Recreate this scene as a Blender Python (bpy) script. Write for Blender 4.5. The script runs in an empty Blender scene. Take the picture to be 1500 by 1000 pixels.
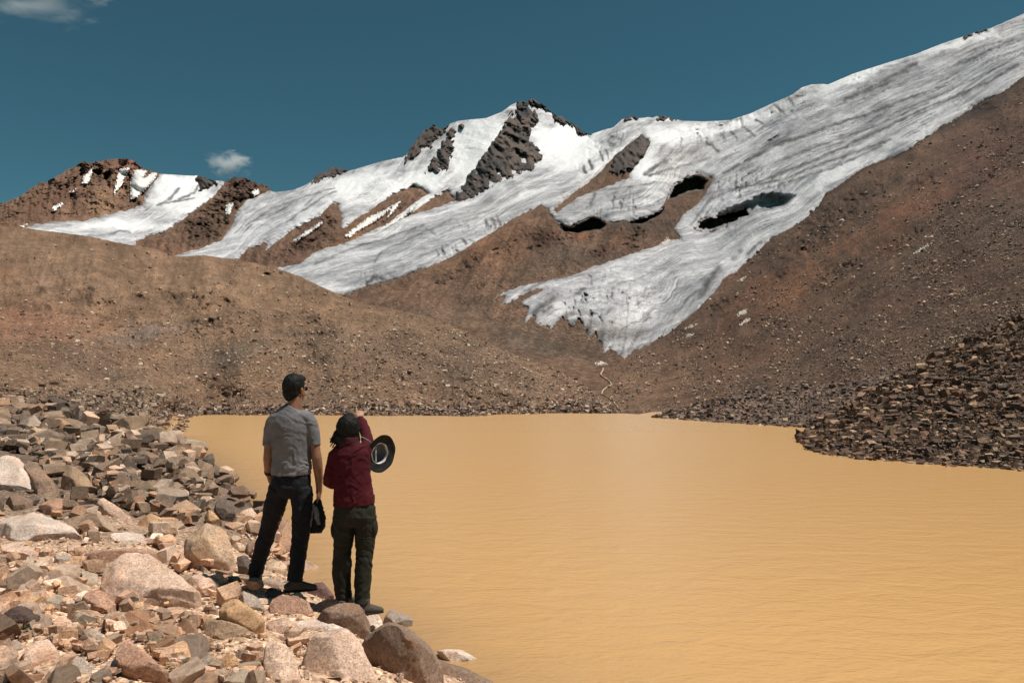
import bpy, bmesh, math, random
import numpy as np
from mathutils import Vector, Matrix

random.seed(7)
RNG = np.random.default_rng(11)
sc = bpy.context.scene
COL = sc.collection

# ------------------------------------------------------------------ camera, sky, sun, exposure
H = 2.2                      # camera height above the lake
F = 1167.0                   # focal length in photo pixels (28 mm on a 36 mm sensor, 1500 px wide)
PITCH = math.atan(80.0 / F)
cam_d = bpy.data.cameras.new('camera')
cam_d.lens = 28.0
cam_d.sensor_width = 36.0
cam_d.clip_start = 0.1
cam_d.clip_end = 30000.0
cam = bpy.data.objects.new('camera', cam_d)
COL.objects.link(cam)
cam.location = (0, 0, H)
cam.rotation_euler = (math.pi / 2 + PITCH, 0, 0)
sc.camera = cam

SUN_AZ = math.radians(100.0)   # clockwise from the viewing direction (+Y)
SUN_EL = math.radians(67.0)
world = bpy.data.worlds.new('World')
sc.world = world
world.use_nodes = True
wn = world.node_tree
for n in list(wn.nodes):
    wn.nodes.remove(n)
sky = wn.nodes.new('ShaderNodeTexSky')
sky.sky_type = 'NISHITA'
sky.sun_disc = False
sky.sun_elevation = SUN_EL
sky.sun_rotation = SUN_AZ
sky.altitude = 3600
sky.air_density = 1.0
sky.dust_density = 0.3
sky.ozone_density = 1.5
tint = wn.nodes.new('ShaderNodeMix')
tint.data_type = 'RGBA'
tint.blend_type = 'MULTIPLY'
tint.inputs[0].default_value = 1.0
tint.inputs[7].default_value = (0.265, 0.47, 0.365, 1)
bg = wn.nodes.new('ShaderNodeBackground')
bg.inputs[1].default_value = 0.10
wo = wn.nodes.new('ShaderNodeOutputWorld')
wn.links.new(sky.outputs[0], tint.inputs[6])
wn.links.new(tint.outputs[2], bg.inputs[0])
wn.links.new(bg.outputs[0], wo.inputs[0])

sun_d = bpy.data.lights.new('sun', 'SUN')
sun_d.energy = 4.0
sun_d.angle = math.radians(0.5)
sun_d.color = (1.0, 0.95, 0.87)
sun = bpy.data.objects.new('sun', sun_d)
COL.objects.link(sun)
sv = Vector((math.cos(SUN_EL) * math.sin(SUN_AZ), math.cos(SUN_EL) * math.cos(SUN_AZ), math.sin(SUN_EL)))
sun.rotation_euler = sv.to_track_quat('Z', 'Y').to_euler()

sc.view_settings.view_transform = 'Standard'
sc.view_settings.look = 'None'
sc.view_settings.gamma = 1.0
sc.view_settings.use_curve_mapping = False
sc.view_settings.exposure = 0.5
sc.cycles.volume_bounces = 4

# ------------------------------------------------------------------ helpers
cp, sp_ = math.cos(PITCH), math.sin(PITCH)

def ray(px, py):
    """photo pixel -> (x, z) slopes per metre of forward distance"""
    v = (500.0 - np.asarray(py, float)) / F
    u = (np.asarray(px, float) - 750.0) / F
    yy = cp - sp_ * v
    return u / yy, (sp_ + cp * v) / yy

def P(px, py, D):
    a, b = ray(px, py)
    D = np.asarray(D, float)
    return np.stack([a * D, D + 0 * a, H + b * D], -1)

def P1(px, py, D):
    return Vector(P(px, py, D).tolist())

def tag(o, label=None, cat=None, group=None, kind=None):
    if label: o['label'] = label
    if cat: o['category'] = cat
    if group: o['group'] = group
    if kind: o['kind'] = kind
    return o

def mk_mesh(name, V, faces, mats=(), smooth=True, uv=None, colr=None):
    me = bpy.data.meshes.new(name)
    V = np.ascontiguousarray(V, np.float32)
    faces = np.ascontiguousarray(faces, np.int32)
    n, k = faces.shape
    me.vertices.add(len(V)); me.vertices.foreach_set('co', V.ravel())
    me.loops.add(n * k); me.loops.foreach_set('vertex_index', faces.ravel())
    me.polygons.add(n)
    me.polygons.foreach_set('loop_start', np.arange(0, n * k, k, dtype=np.int32))
    try:
        me.polygons.foreach_set('loop_total', np.full(n, k, np.int32))
    except Exception:
        pass
    me.polygons.foreach_set('use_smooth', np.full(n, smooth, bool))
    me.update(calc_edges=True)
    if uv is not None:
        u = me.uv_layers.new(name='flow')
        u.data.foreach_set('uv', np.ascontiguousarray(uv[faces.ravel()], np.float32).ravel())
    if colr is not None:
        a = me.color_attributes.new('Col', 'FLOAT_COLOR', 'POINT')
        c = np.ones((len(V), 4), np.float32); c[:, :colr.shape[1]] = colr
        a.data.foreach_set('color', c.ravel())
    for m in mats: me.materials.append(m)
    return me

def link(name, me, parent=None):
    o = bpy.data.objects.new(name, me)
    COL.objects.link(o)
    if parent is not None: o.parent = parent
    return o

# --- numpy gradient noise
_perm = np.random.default_rng(3).permutation(256).astype(np.int64)
_perm = np.concatenate([_perm, _perm, _perm])
_g = np.random.default_rng(4).normal(size=(256, 3)); _g /= np.linalg.norm(_g, axis=1)[:, None]

def pn(p):
    p = np.asarray(p, float)
    i = np.floor(p).astype(np.int64); f = p - i
    i &= 255
    w = f * f * f * (f * (f * 6 - 15) + 10)
    out = 0.0
    for dx in (0, 1):
        wx = w[:, 0] if dx else 1 - w[:, 0]
        hx = _perm[i[:, 0] + dx]
        for dy in (0, 1):
            wy = w[:, 1] if dy else 1 - w[:, 1]
            hy = _perm[hx + i[:, 1] + dy]
            for dz in (0, 1):
                wz = w[:, 2] if dz else 1 - w[:, 2]
                g = _g[_perm[hy + i[:, 2] + dz] & 255]
                d = g[:, 0] * (f[:, 0] - dx) + g[:, 1] * (f[:, 1] - dy) + g[:, 2] * (f[:, 2] - dz)
                out = out + wx * wy * wz * d
    return out * 1.5

def fbm(p, oct=5, gain=0.5, lac=2.03, ridged=False):
    a, s, t = 1.0, 0.0, 0.0
    q = np.asarray(p, float).copy()
    for _ in range(oct):
        n = pn(q)
        if ridged: n = 1 - 2 * np.abs(n) - 0.5
        s = s + a * n; t += a
        a *= gain; q = q * lac + 17.3
    return s / t

def sst(a, b, x):
    t = np.clip((x - a) / (b - a), 0, 1)
    return t * t * (3 - 2 * t)

def poly_sd(poly, X, Y, far=60.0):
    """signed distance (positive inside) from 2D points to a closed polygon, -far well outside its box"""
    poly = np.asarray(poly, float)
    X = np.asarray(X, float); Y = np.asarray(Y, float)
    out = np.full(X.shape, -far)
    x0, y0 = poly.min(0) - far; x1, y1 = poly.max(0) + far
    m = (X > x0) & (X < x1) & (Y > y0) & (Y < y1)
    if not m.any(): return out
    x, y = X[m], Y[m]
    d2 = np.full(x.shape, 1e18); ins = np.zeros(x.shape, bool)
    n = len(poly)
    for i in range(n):
        ax, ay = poly[i]; bx, by = poly[(i + 1) % n]
        ex, ey = bx - ax, by - ay
        L = ex * ex + ey * ey + 1e-12
        t = np.clip(((x - ax) * ex + (y - ay) * ey) / L, 0, 1)
        d2 = np.minimum(d2, (x - ax - t * ex) ** 2 + (y - ay - t * ey) ** 2)
        if ay != by:
            c = ((ay > y) != (by > y)) & (x < ex * (y - ay) / (by - ay) + ax)
            ins ^= c
    d = np.sqrt(d2)
    out[m] = np.where(ins, d, -d)
    return out

class TPS:
    """thin plate interpolation through scattered control points"""
    def __init__(s, pts, vals, lam=1e-3):
        s.p = np.asarray(pts, float) / 300.0
        n = len(s.p)
        d = np.linalg.norm(s.p[:, None] - s.p[None], axis=-1)
        K = np.where(d > 0, d * d * np.log(d + 1e-12), 0) + lam * np.eye(n)
        Pm = np.hstack([np.ones((n, 1)), s.p])
        A = np.zeros((n + 3, n + 3)); A[:n, :n] = K; A[:n, n:] = Pm; A[n:, :n] = Pm.T
        b = np.zeros(n + 3); b[:n] = vals
        s.w = np.linalg.solve(A, b)
    def __call__(s, X, Y):
        x = np.asarray(X, float) / 300.0; y = np.asarray(Y, float) / 300.0
        n = len(s.p)
        out = s.w[n] + s.w[n + 1] * x + s.w[n + 2] * y
        for i in range(n):
            d2 = (x - s.p[i, 0]) ** 2 + (y - s.p[i, 1]) ** 2
            out = out + s.w[i] * 0.5 * d2 * np.log(d2 + 1e-12)
        return out

def lin_y(poly, x):
    a = np.asarray(poly, float)
    return np.interp(x, a[:, 0], a[:, 1])

# ------------------------------------------------------------------ node material helpers
class NT:
    def __init__(s, name):
        s.m = bpy.data.materials.new(name); s.m.use_nodes = True
        s.t = s.m.node_tree
        s.b = s.t.nodes['Principled BSDF']
    def n(s, typ, **kw):
        x = s.t.nodes.new(typ)
        for k, v in kw.items(): setattr(x, k, v)
        return x
    def l(s, a, b): s.t.links.new(a, b)
    def obj_coord(s, scale=(1, 1, 1), rnd=False, kind='Object', uvname=None):
        if uvname:
            u = s.n('ShaderNodeUVMap'); u.uv_map = uvname; src = u.outputs[0]
        else:
            src = s.n('ShaderNodeTexCoord').outputs[kind]
        mp = s.n('ShaderNodeMapping'); s.l(src, mp.inputs[0])
        mp.inputs[3].default_value = scale
        if rnd:
            oi = s.n('ShaderNodeObjectInfo')
            mu = s.n('ShaderNodeMath', operation='MULTIPLY'); mu.inputs[1].default_value = 57.0
            s.l(oi.outputs['Random'], mu.inputs[0]); s.l(mu.outputs[0], mp.inputs[1])
        return mp.outputs[0]
    def noise(s, vec, scale, detail=6, rough=0.6, dist=0.0):
        x = s.n('ShaderNodeTexNoise'); s.l(vec, x.inputs['Vector'])
        x.inputs['Scale'].default_value = scale; x.inputs['Detail'].default_value = detail
        x.inputs['Roughness'].default_value = rough; x.inputs['Distortion'].default_value = dist
        return x.outputs[0]
    def vor(s, vec, scale, feature='F1', out='Distance', rnd=1.0):
        x = s.n('ShaderNodeTexVoronoi', feature=feature); s.l(vec, x.inputs['Vector'])
        x.inputs['Scale'].default_value = scale; x.inputs['Randomness'].default_value = rnd
        return x.outputs[out]
    def ramp(s, fac, stops, interp='LINEAR'):
        r = s.n('ShaderNodeValToRGB'); s.l(fac, r.inputs[0])
        r.color_ramp.interpolation = interp
        e = r.color_ramp.elements
        while len(e) < len(stops): e.new(0.5)
        for k, (p, c) in enumerate(stops):
            e[k].position = p
            e[k].color = (c, c, c, 1) if isinstance(c, (int, float)) else (*c, 1)
        return r.outputs[0]
    def mix(s, fac, a, b, mode='MIX'):
        x = s.n('ShaderNodeMix', data_type='RGBA', blend_type=mode)
        for k_, v in ((0, fac), (6, a), (7, b)):
            sock = x.inputs[k_]
            if isinstance(v, (int, float)): sock.default_value = v if k_ == 0 else (v, v, v, 1)
            elif isinstance(v, tuple): sock.default_value = (*v, 1)
            else: s.l(v, sock)
        return x.outputs[2]
    def math(s, op, a, b=None):
        x = s.n('ShaderNodeMath', operation=op)
        for i, v in enumerate((a, b)):
            if v is None: continue
            if isinstance(v, (int, float)): x.inputs[i].default_value = v
            else: s.l(v, x.inputs[i])
        return x.outputs[0]
    def bump(s, height, strength, dist, prev=None):
        x = s.n('ShaderNodeBump'); s.l(height, x.inputs['Height'])
        x.inputs['Strength'].default_value = strength; x.inputs['Distance'].default_value = dist
        if prev is not None: s.l(prev, x.inputs['Normal'])
        return x.outputs[0]
    def col(s):
        a = s.n('ShaderNodeAttribute'); a.attribute_name = 'Col'; return a.outputs['Color']
    def objcol(s):
        return s.n('ShaderNodeObjectInfo').outputs['Color']
    def set(s, color=None, rough=None, normal=None, spec=None):
        if color is not None:
            if isinstance(color, tuple): s.b.inputs['Base Color'].default_value = (*color, 1)
            else: s.l(color, s.b.inputs['Base Color'])
        if rough is not None:
            if isinstance(rough, (int, float)): s.b.inputs['Roughness'].default_value = rough
            else: s.l(rough, s.b.inputs['Roughness'])
        if normal is not None: s.l(normal, s.b.inputs['Normal'])
        if spec is not None: s.b.inputs['Specular IOR Level'].default_value = spec
        return s.m

def mat_scree(name, scale, bump_d, contrast=1.0):
    """debris slope: vertex colour times stony speckle; scale = features per metre"""
    t = NT(name)
    g = t.obj_coord()
    n1 = t.noise(g, scale * 0.06, 5, 0.6)
    n2 = t.noise(g, scale, 6, 0.75)
    v = t.vor(g, scale * 1.6, out='Color')
    vb = t.n('ShaderNodeRGBToBW'); t.l(v, vb.inputs[0])
    a = t.ramp(n1, [(0.3, 0.72), (0.7, 1.25)])
    b = t.ramp(n2, [(0.32, 0.38), (0.5, 1.0), (0.68, 1.7)])
    c = t.ramp(vb.outputs[0], [(0.1, 0.5), (0.5, 1.0), (0.74, 1.25), (0.85, 2.1)])
    col = t.mix(1.0, t.col(), a, 'MULTIPLY')
    col = t.mix(contrast, col, b, 'MULTIPLY')
    col = t.mix(contrast * 0.8, col, c, 'MULTIPLY')
    vd = t.vor(g, scale * 1.6)
    nb = t.bump(n2, 0.8, bump_d)
    nb = t.bump(vd, 0.7, bump_d * 0.8, nb)
    return t.set(col, 0.95, nb, 0.2)

def mat_ice():
    t = NT('glacier_ice')
    g = t.obj_coord()
    fa = t.obj_coord((5.5, 1.6, 1), uvname='flow')
    f = t.obj_coord((20, 4.5, 1), uvname='flow')
    f2 = t.obj_coord((60, 16, 1), uvname='flow')
    tone = t.noise(fa, 1.0, 6, 0.62, 0.6)
    w = t.noise(f, 1.0, 8, 0.70, 0.7)
    w2 = t.noise(f2, 1.0, 6, 0.75, 0.5)
    n = t.noise(g, 0.05, 9, 0.78)
    n2 = t.noise(g, 0.006, 4, 0.6)
    iso = t.noise(g, 0.011, 8, 0.66, 0.5)
    tt_ = t.math('ADD', t.math('MULTIPLY', tone, 0.5), t.math('MULTIPLY', iso, 0.5))
    base = t.ramp(tt_, [(0.38, (0.28, 0.275, 0.29)), (0.455, (0.44, 0.435, 0.45)), (0.51, (0.60, 0.59, 0.60)), (0.57, (0.78, 0.77, 0.77)), (0.66, (0.90, 0.89, 0.88))])
    l1 = t.ramp(w, [(0.32, 0.50), (0.42, 0.85), (0.50, 1.0), (0.66, 1.10)])
    l2 = t.ramp(w2, [(0.32, 0.30), (0.44, 0.85), (0.60, 1.15)])
    msk = t.noise(g, 0.0045, 4, 0.6, 0.6)
    c = t.mix(t.ramp(msk, [(0.38, 0.25), (0.60, 1.0)]), base, l1, 'MULTIPLY')
    c = t.mix(t.ramp(msk, [(0.34, 0.35), (0.56, 0.95)]), c, l2, 'MULTIPLY')
    grain = t.ramp(t.noise(g, 0.16, 6, 0.8), [(0.32, 0.45), (0.48, 0.95), (0.66, 1.15)])
    c = t.mix(0.75, c, grain, 'MULTIPLY')
    fl = t.obj_coord((7.0, 0.7, 1), uvname='flow')
    wl = t.noise(fl, 1.0, 4, 0.5, 0.3)
    cr = t.obj_coord((3.0, 26, 1), uvname='flow')
    wc_ = t.noise(cr, 1.0, 5, 0.6, 0.6)
    for src, wd, amt, lo_, hi2 in ((wl, 0.014, 0.85, 0.42, 0.52), (tone, 0.006, 0.7, 0.44, 0.58), (wc_, 0.008, 0.6, 0.56, 0.64)):
        d = t.math('ABSOLUTE', t.math('SUBTRACT', src, 0.48))
        m = t.ramp(d, [(0.0, 1.0), (wd, 0.0)])
        m = t.math('MULTIPLY', m, t.ramp(n2, [(lo_, 0.0), (hi2, amt)]))
        c = t.mix(m, c, (0.14, 0.125, 0.12))
    sp = t.ramp(n, [(0.33, (0.30, 0.28, 0.27)), (0.42, (0.85, 0.84, 0.83)), (0.55, (1.0, 1.0, 1.0)), (0.7, (1.06, 1.06, 1.06))])
    c = t.mix(0.8, c, sp, 'MULTIPLY')
    at = t.n('ShaderNodeAttribute'); at.attribute_name = 'Col'
    c = t.mix(1.0, c, at.outputs['Color'], 'MULTIPLY')
    snowc = t.mix(0.5, (0.86, 0.85, 0.85), t.ramp(w, [(0.32, 0.72), (0.5, 1.0)]), 'MULTIPLY')
    pt = t.noise(g, 0.022, 7, 0.72, 1.2)
    c = t.mix(t.ramp(pt, [(0.46, 0.0), (0.66, 0.35)]), c, t.mix(1.0, (0.66, 0.65, 0.65), at.outputs['Color'], 'MULTIPLY'))
    dk = t.noise(g, 0.03, 6, 0.75, 0.8)
    c = t.mix(t.ramp(dk, [(0.60, 0.0), (0.72, 0.6)]), c, (0.25, 0.235, 0.225))
    c = t.mix(t.math('MULTIPLY', at.outputs['Alpha'], 0.85), c, snowc)
    b = t.bump(w, 0.2, 5.0)
    b = t.bump(w2, 0.25, 2.0, b)
    b = t.bump(n, 0.9, 7.0, b)
    return t.set(c, 0.6, b, 0.3)

def mat_snow():
    t = NT('old_snow')
    g = t.obj_coord()
    n = t.noise(g, 0.05, 6, 0.7)
    c = t.mix(1.0, t.objcol(), t.ramp(n, [(0.3, 0.6), (0.5, 0.95), (0.7, 1.05)]), 'MULTIPLY')
    return t.set(c, 0.6, t.bump(n, 0.4, 3.0), 0.3)

def mat_rock(name, scale=4.0, use_obj=True, rnd=True, bump=0.012, lich=True):
    t = NT(name)
    g = t.obj_coord(rnd=rnd)
    base = t.objcol() if use_obj else t.col()
    n1 = t.noise(g, scale, 6, 0.65)
    n2 = t.noise(g, scale * 9, 8, 0.8)
    n3 = t.noise(g, scale * 0.5, 3, 0.55)
    sp = t.vor(g, scale * 30, out='Color')
    bw = t.n('ShaderNodeRGBToBW'); t.l(sp, bw.inputs[0])
    c = t.mix(1.0, base, t.ramp(n1, [(0.28, 0.62), (0.5, 1.0), (0.72, 1.28)]), 'MULTIPLY')
    c = t.mix(0.8, c, t.ramp(n2, [(0.32, 0.42), (0.5, 1.0), (0.68, 1.42)]), 'MULTIPLY')
    c = t.mix(0.6, c, t.ramp(bw.outputs[0], [(0.15, 0.5), (0.5, 1.0), (0.85, 1.4)]), 'MULTIPLY')
    if lich:
        st = t.ramp(n3, [(0.55, 0.0), (0.66, 0.55)])
        st = t.math('MULTIPLY', st, t.ramp(n2, [(0.4, 0.2), (0.55, 1.0)]))
        c = t.mix(st, c, (0.10, 0.075, 0.055))
        rust = t.ramp(t.noise(g, scale * 0.8, 4, 0.6, 0.8), [(0.52, 0.0), (0.7, 0.45)])
        c = t.mix(rust, c, t.mix(1.0, base, (0.95, 0.62, 0.40), 'MULTIPLY'))
    b = t.bump(n1, 0.5, bump * 3)
    b = t.bump(n2, 0.9, bump, b)
    return t.set(c, 0.9, b, 0.25)

def mat_cloth(name, c0, scale=60, rough=0.9, var=0.25, bump=0.004):
    t = NT(name)
    g = t.obj_coord()
    n = t.noise(g, 6, 5, 0.6)
    w = t.noise(g, scale * 6, 2, 0.6)
    c = t.mix(1.0, c0, t.ramp(n, [(0.3, 1 - var), (0.7, 1 + var)]), 'MULTIPLY')
    c = t.mix(0.4, c, t.ramp(w, [(0.3, 0.75), (0.7, 1.25)]), 'MULTIPLY')
    b = t.bump(n, 0.4, bump * 3)
    b = t.bump(w, 0.3, bump * 0.4, b)
    return t.set(c, rough, b, 0.2)

M = {}
M['mountain'] = mat_scree('mountain_debris', 0.25, 2.6, 1.0)
M['right'] = mat_scree('slope_debris', 0.8, 0.8, 1.0)
M['hill'] = mat_scree('moraine_debris', 2.2, 0.14, 1.0)
M['bank'] = mat_scree('bank_grit', 22.0, 0.012, 0.9)
M['ice'] = mat_ice()
M['snow'] = mat_snow()
M['crag'] = mat_rock('crag_rock', 0.04, False, False, 2.0, False)
M['rock'] = mat_rock('granite', 4.0)
M['stone'] = mat_rock('loose_stone', 5.0, False, False, 0.01, False)
M['farstone'] = mat_rock('far_stone', 1.2, False, False, 0.03, False)

# ------------------------------------------------------------------ world shape of the left bank (metres)
SHORE = [(7, -8), (3.2, 1.2), (1.3, 4.2), (0.05, 5.7), (-0.7, 6.75), (-1.15, 7.7), (-2.35, 9.3), (-3.3, 11.6), (-4.7, 15.0),
         (-6.0, 18.0), (-8.3, 23.2), (-11.8, 30.2), (-16.8, 39.5), (-21, 48)]
LAND = SHORE + [(-80, 60), (-80, -40), (7, -40)]

def bank_z(x, y):
    x = np.atleast_1d(np.asarray(x, float)); y = np.atleast_1d(np.asarray(y, float))
    s = poly_sd(LAND, x, y, 90.0)
    far = sst(6.0, 26.0, y)
    up = 0.50 * (1 - np.exp(-np.maximum(s, 0) / 0.6)) + (0.85 + 1.55 * far) * (1 - np.exp(-np.maximum(s, 0) / (14 - 3 * far)))
    dn = -1.6 * (1 - np.exp(np.minimum(s, 0) / 2.5))
    z = np.where(s > 0, up, dn)
    q = np.stack([x, y, 0 * x], -1)
    z = z + 0.16 * fbm(q * 0.6, 4) * sst(-0.3, 1.5, s) * (1 + far) + 0.10 * fbm(q * 2.4, 3) * sst(0.0, 0.8, s)
    z = z - 3.0 * sst(38, 48, y)
    return z, s

def hit_bank(px, py, d0=2.5, d1=44.0):
    """forward distance at which a photo ray meets the bank"""
    px = np.atleast_1d(np.asarray(px, float)); py = np.atleast_1d(np.asarray(py, float))
    a, b = ray(px, py)
    best = np.full(px.shape, np.nan)
    prev = np.full(px.shape, 1.0); pD = d0
    for D in np.geomspace(d0, d1, 110):
        z, s = bank_z(a * D, np.full(px.shape, D))
        gap = H + b * D - z
        h = np.isnan(best) & (gap <= 0)
        t = np.clip(prev / np.maximum(prev - gap, 1e-6), 0, 1)
        best[h] = (pD + (D - pD) * t)[h]
        prev = gap; pD = D
    return best

# ------------------------------------------------------------------ mountains
SKYL = [(-90, 328), (-60, 320), (0, 298), (25, 290), (38, 281), (50, 273), (59, 266), (64, 268), (85, 257), (100, 248), (112, 243), (121, 235), (130, 239), (150, 235), (175, 232),
        (195, 234), (205, 244), (215, 248), (238, 255), (290, 258), (296, 256), (303, 263), (330, 266), (340, 261), (350, 259), (362, 262),
        (375, 268), (388, 271), (392, 272), (398, 281), (410, 281), (430, 278), (445, 272), (458, 265), (462, 257), (470, 252), (478, 253), (484, 244),
        (496, 246), (512, 250), (530, 245), (560, 236), (590, 230), (596, 226), (600, 218), (610, 205), (618, 194), (628, 187), (634, 181), (640, 187), (646, 189), (652, 186),
        (662, 180), (672, 177), (690, 175), (712, 173), (735, 164), (750, 153), (762, 148), (772, 149), (780, 144), (790, 151), (800, 156), (808, 165), (815, 169), (823, 171),
        (830, 177), (838, 180), (848, 187), (858, 196), (865, 197), (885, 190), (900, 186), (912, 174), (922, 170), (935, 173), (958, 172), (970, 169), (985, 174),
        (1000, 177), (1030, 178), (1070, 176), (1100, 166), (1130, 152), (1160, 139), (1175, 128), (1188, 124), (1205, 123), (1213, 124), (1250, 108), (1300, 92), (1340, 80),
        (1380, 64), (1410, 54), (1435, 45), (1450, 42), (1500, 20), (1560, -10), (1620, -40)]
HILL_TOP = [(-90, 326), (0, 330), (60, 337), (130, 346), (180, 357), (230, 365), (252, 376), (300, 374), (345, 380), (400, 391), (440, 405), (470, 420), (495, 430), (520, 441),
            (560, 449), (600, 458), (650, 470), (700, 495), (760, 522), (810, 540), (850, 560), (872, 577), (890, 594), (905, 606)]
CTRL = [(-60, 325, 3000), (0, 300, 3200), (0, 345, 2300), (100, 250, 3700), (190, 235, 3900), (100, 330, 2700), (200, 300, 3300), (200, 350, 2500), (290, 260, 3800), (290, 310, 3000),
        (350, 262, 3500), (330, 330, 2700), (300, 375, 2100), (250, 380, 2000), (400, 282, 3200), (400, 345, 2300), (350, 385, 1900), (490, 250, 3400), (480, 305, 2400),
        (440, 375, 1750), (540, 330, 2050), (600, 300, 2350), (560, 260, 2900), (640, 190, 3400), (640, 250, 2800), (760, 150, 3300), (720, 230, 2750), (690, 290, 2350), (780, 250, 2550),
        (860, 197, 3100), (830, 240, 2600), (600, 370, 1500), (500, 405, 1350), (520, 432, 1150), (700, 350, 1500), (800, 300, 1750), (925, 172, 3100), (930, 230, 2300), (900, 280, 1850),
        (830, 320, 1450), (940, 318, 1400), (830, 345, 1300), (720, 390, 1130), (600, 430, 980), (560, 455, 800), (640, 475, 640), (700, 450, 820), (760, 480, 640), (800, 520, 500),
        (1000, 178, 2900), (1000, 240, 2150), (1040, 262, 1850), (960, 330, 1350), (900, 372, 1150), (1000, 350, 1230), (1090, 170, 2650), (1100, 230, 1900), (1100, 290, 1450), (1080, 335, 1180),
        (1190, 125, 2450), (1200, 190, 1800), (1170, 290, 1250), (1300, 92, 2200), (1300, 160, 1650), (1290, 232, 1180), (1400, 60, 2000), (1400, 120, 1500), (1420, 158, 1150), (1500, 20, 1850),
        (1500, 80, 1350), (1500, 112, 1050), (1580, -10, 1700), (1580, 100, 950), (900, 430, 900), (1000, 420, 880), (780, 430, 880), (1090, 390, 880), (900, 480, 720), (980, 470, 730), (900, 520, 600),
        (860, 545, 450), (895, 560, 330), (880, 590, 150), (1040, 440, 680), (1150, 360, 820), (1250, 290, 860), (1350, 230, 840), (960, 520, 520), (1050, 500, 420), (1150, 440, 460),
        (1250, 370, 480), (1350, 300, 490), (1500, 200, 560), (960, 570, 230), (1050, 550, 210), (1150, 510, 240), (1250, 450, 270), (1350, 380, 290), (1500, 290, 300),
        (960, 600, 120), (1050, 590, 112), (1150, 570, 118), (1250, 530, 125), (1350, 480, 135), (1500, 400, 140), (1580, 370, 135), (1580, 480, 90), (1500, 480, 95), (1350, 560, 90),
        (1200, 600, 95), (1500, 620, 60), (910, 606, 101), (940, 605.5, 100.7), (1000, 612, 80.2), (1350, 640, 60)]
CTRL = [c for c in CTRL if c != (1000, 612, 80.2)]
ca = np.array(CTRL, float)
tpsM = TPS(ca[:, :2], np.log(ca[:, 2]), 2e-4)

G_MAIN = [(248, 377), (290, 365), (325, 350), (340, 328), (347, 310), (360, 292), (385, 284), (400, 279), (400, 200), (900, 80), (1180, 60), (1560, -90), (1640, -90), (1640, 40), (1560, 80), (1500, 112),
          (1470, 135), (1430, 152), (1405, 170), (1375, 188), (1350, 205), (1320, 225), (1290, 236), (1265, 245), (1250, 257), (1225, 275), (1210, 283), (1200, 300), (1180, 320),
          (1160, 333), (1130, 348), (1105, 372), (1080, 395), (1062, 407), (1045, 430), (1025, 452), (1000, 470), (985, 485), (960, 500), (935, 512), (915, 524), (903, 518), (896, 512), (884, 519),
          (880, 505), (871, 490), (864, 498), (857, 480), (848, 468), (838, 482), (832, 472), (822, 466), (806, 484), (797, 474), (789, 478), (783, 464), (771, 470), (774, 452), (764, 442), (790, 428), (800, 421),
          (775, 427), (752, 440), (730, 450), (742, 434), (728, 433), (760, 420), (800, 410), (840, 402), (880, 388), (925, 372), (965, 358), (984, 352), (997, 350), (992, 342), (987, 335), (1000, 315), (1022, 298), (1034, 282),
          (1042, 264), (1022, 257), (1005, 260), (986, 272), (978, 290), (974, 300), (960, 313), (940, 318), (922, 324), (906, 325), (892, 328), (880, 320), (866, 317), (848, 326), (835, 333), (822, 331),
          (812, 322), (802, 305), (792, 300), (770, 312), (750, 322), (728, 337), (700, 353), (680, 366), (650, 382), (620, 394), (580, 408), (540, 419), (508, 432), (480, 430), (440, 420), (395, 400),
          (408, 393), (440, 384), (462, 370), (480, 362), (500, 357), (520, 350), (545, 338), (562, 331), (600, 316), (668, 293), (655, 280), (640, 287), (612, 306), (590, 319), (574, 323),
          (605, 298), (628, 284), (617, 275), (605, 271), (575, 285), (548, 305), (520, 323), (500, 336), (500, 315), (496, 300), (487, 297), (470, 315), (430, 335), (389, 366), (393, 352), (362, 365), (345, 381), (300, 384)]
G_LEFT = [(34, 333), (70, 327), (130, 322), (165, 313), (200, 304), (209, 302), (212, 284), (222, 268), (238, 250), (290, 252), (291, 262), (300, 268), (312, 262), (330, 262), (328, 272), (312, 290), (300, 298), (282, 310),
          (265, 325), (240, 338), (215, 347), (200, 353), (195, 372), (160, 365), (120, 355), (80, 346), (50, 342)]
HOLES = [[(808, 308), (835, 286), (862, 268), (885, 245), (905, 225), (940, 199), (950, 208), (940, 230), (925, 245), (922, 262), (890, 272), (860, 283), (835, 297), (815, 312)]]
CAVES = [[(812, 322), (835, 333), (848, 326), (866, 317), (882, 320), (888, 330), (880, 337), (845, 342), (825, 339)],
         [(919, 324), (945, 318), (975, 302), (968, 315), (940, 328), (922, 327)],
         [(978, 292), (985, 272), (1005, 259), (1022, 257), (1037, 264), (1030, 278), (1010, 281), (990, 290)],
         [(1019, 336), (1026, 322), (1060, 312), (1094, 303), (1100, 316), (1070, 328), (1035, 339)]]
WALLS = [[(1040, 316), (1066, 303), (1100, 288), (1130, 279), (1168, 286), (1154, 303), (1130, 313), (1096, 320), (1050, 322)]]
RECESS = [[(1112, 211), (1125, 202), (1146, 191), (1142, 203), (1128, 214), (1105, 232), (1085, 247), (1070, 255), (1088, 234), (1105, 222)]]
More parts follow.
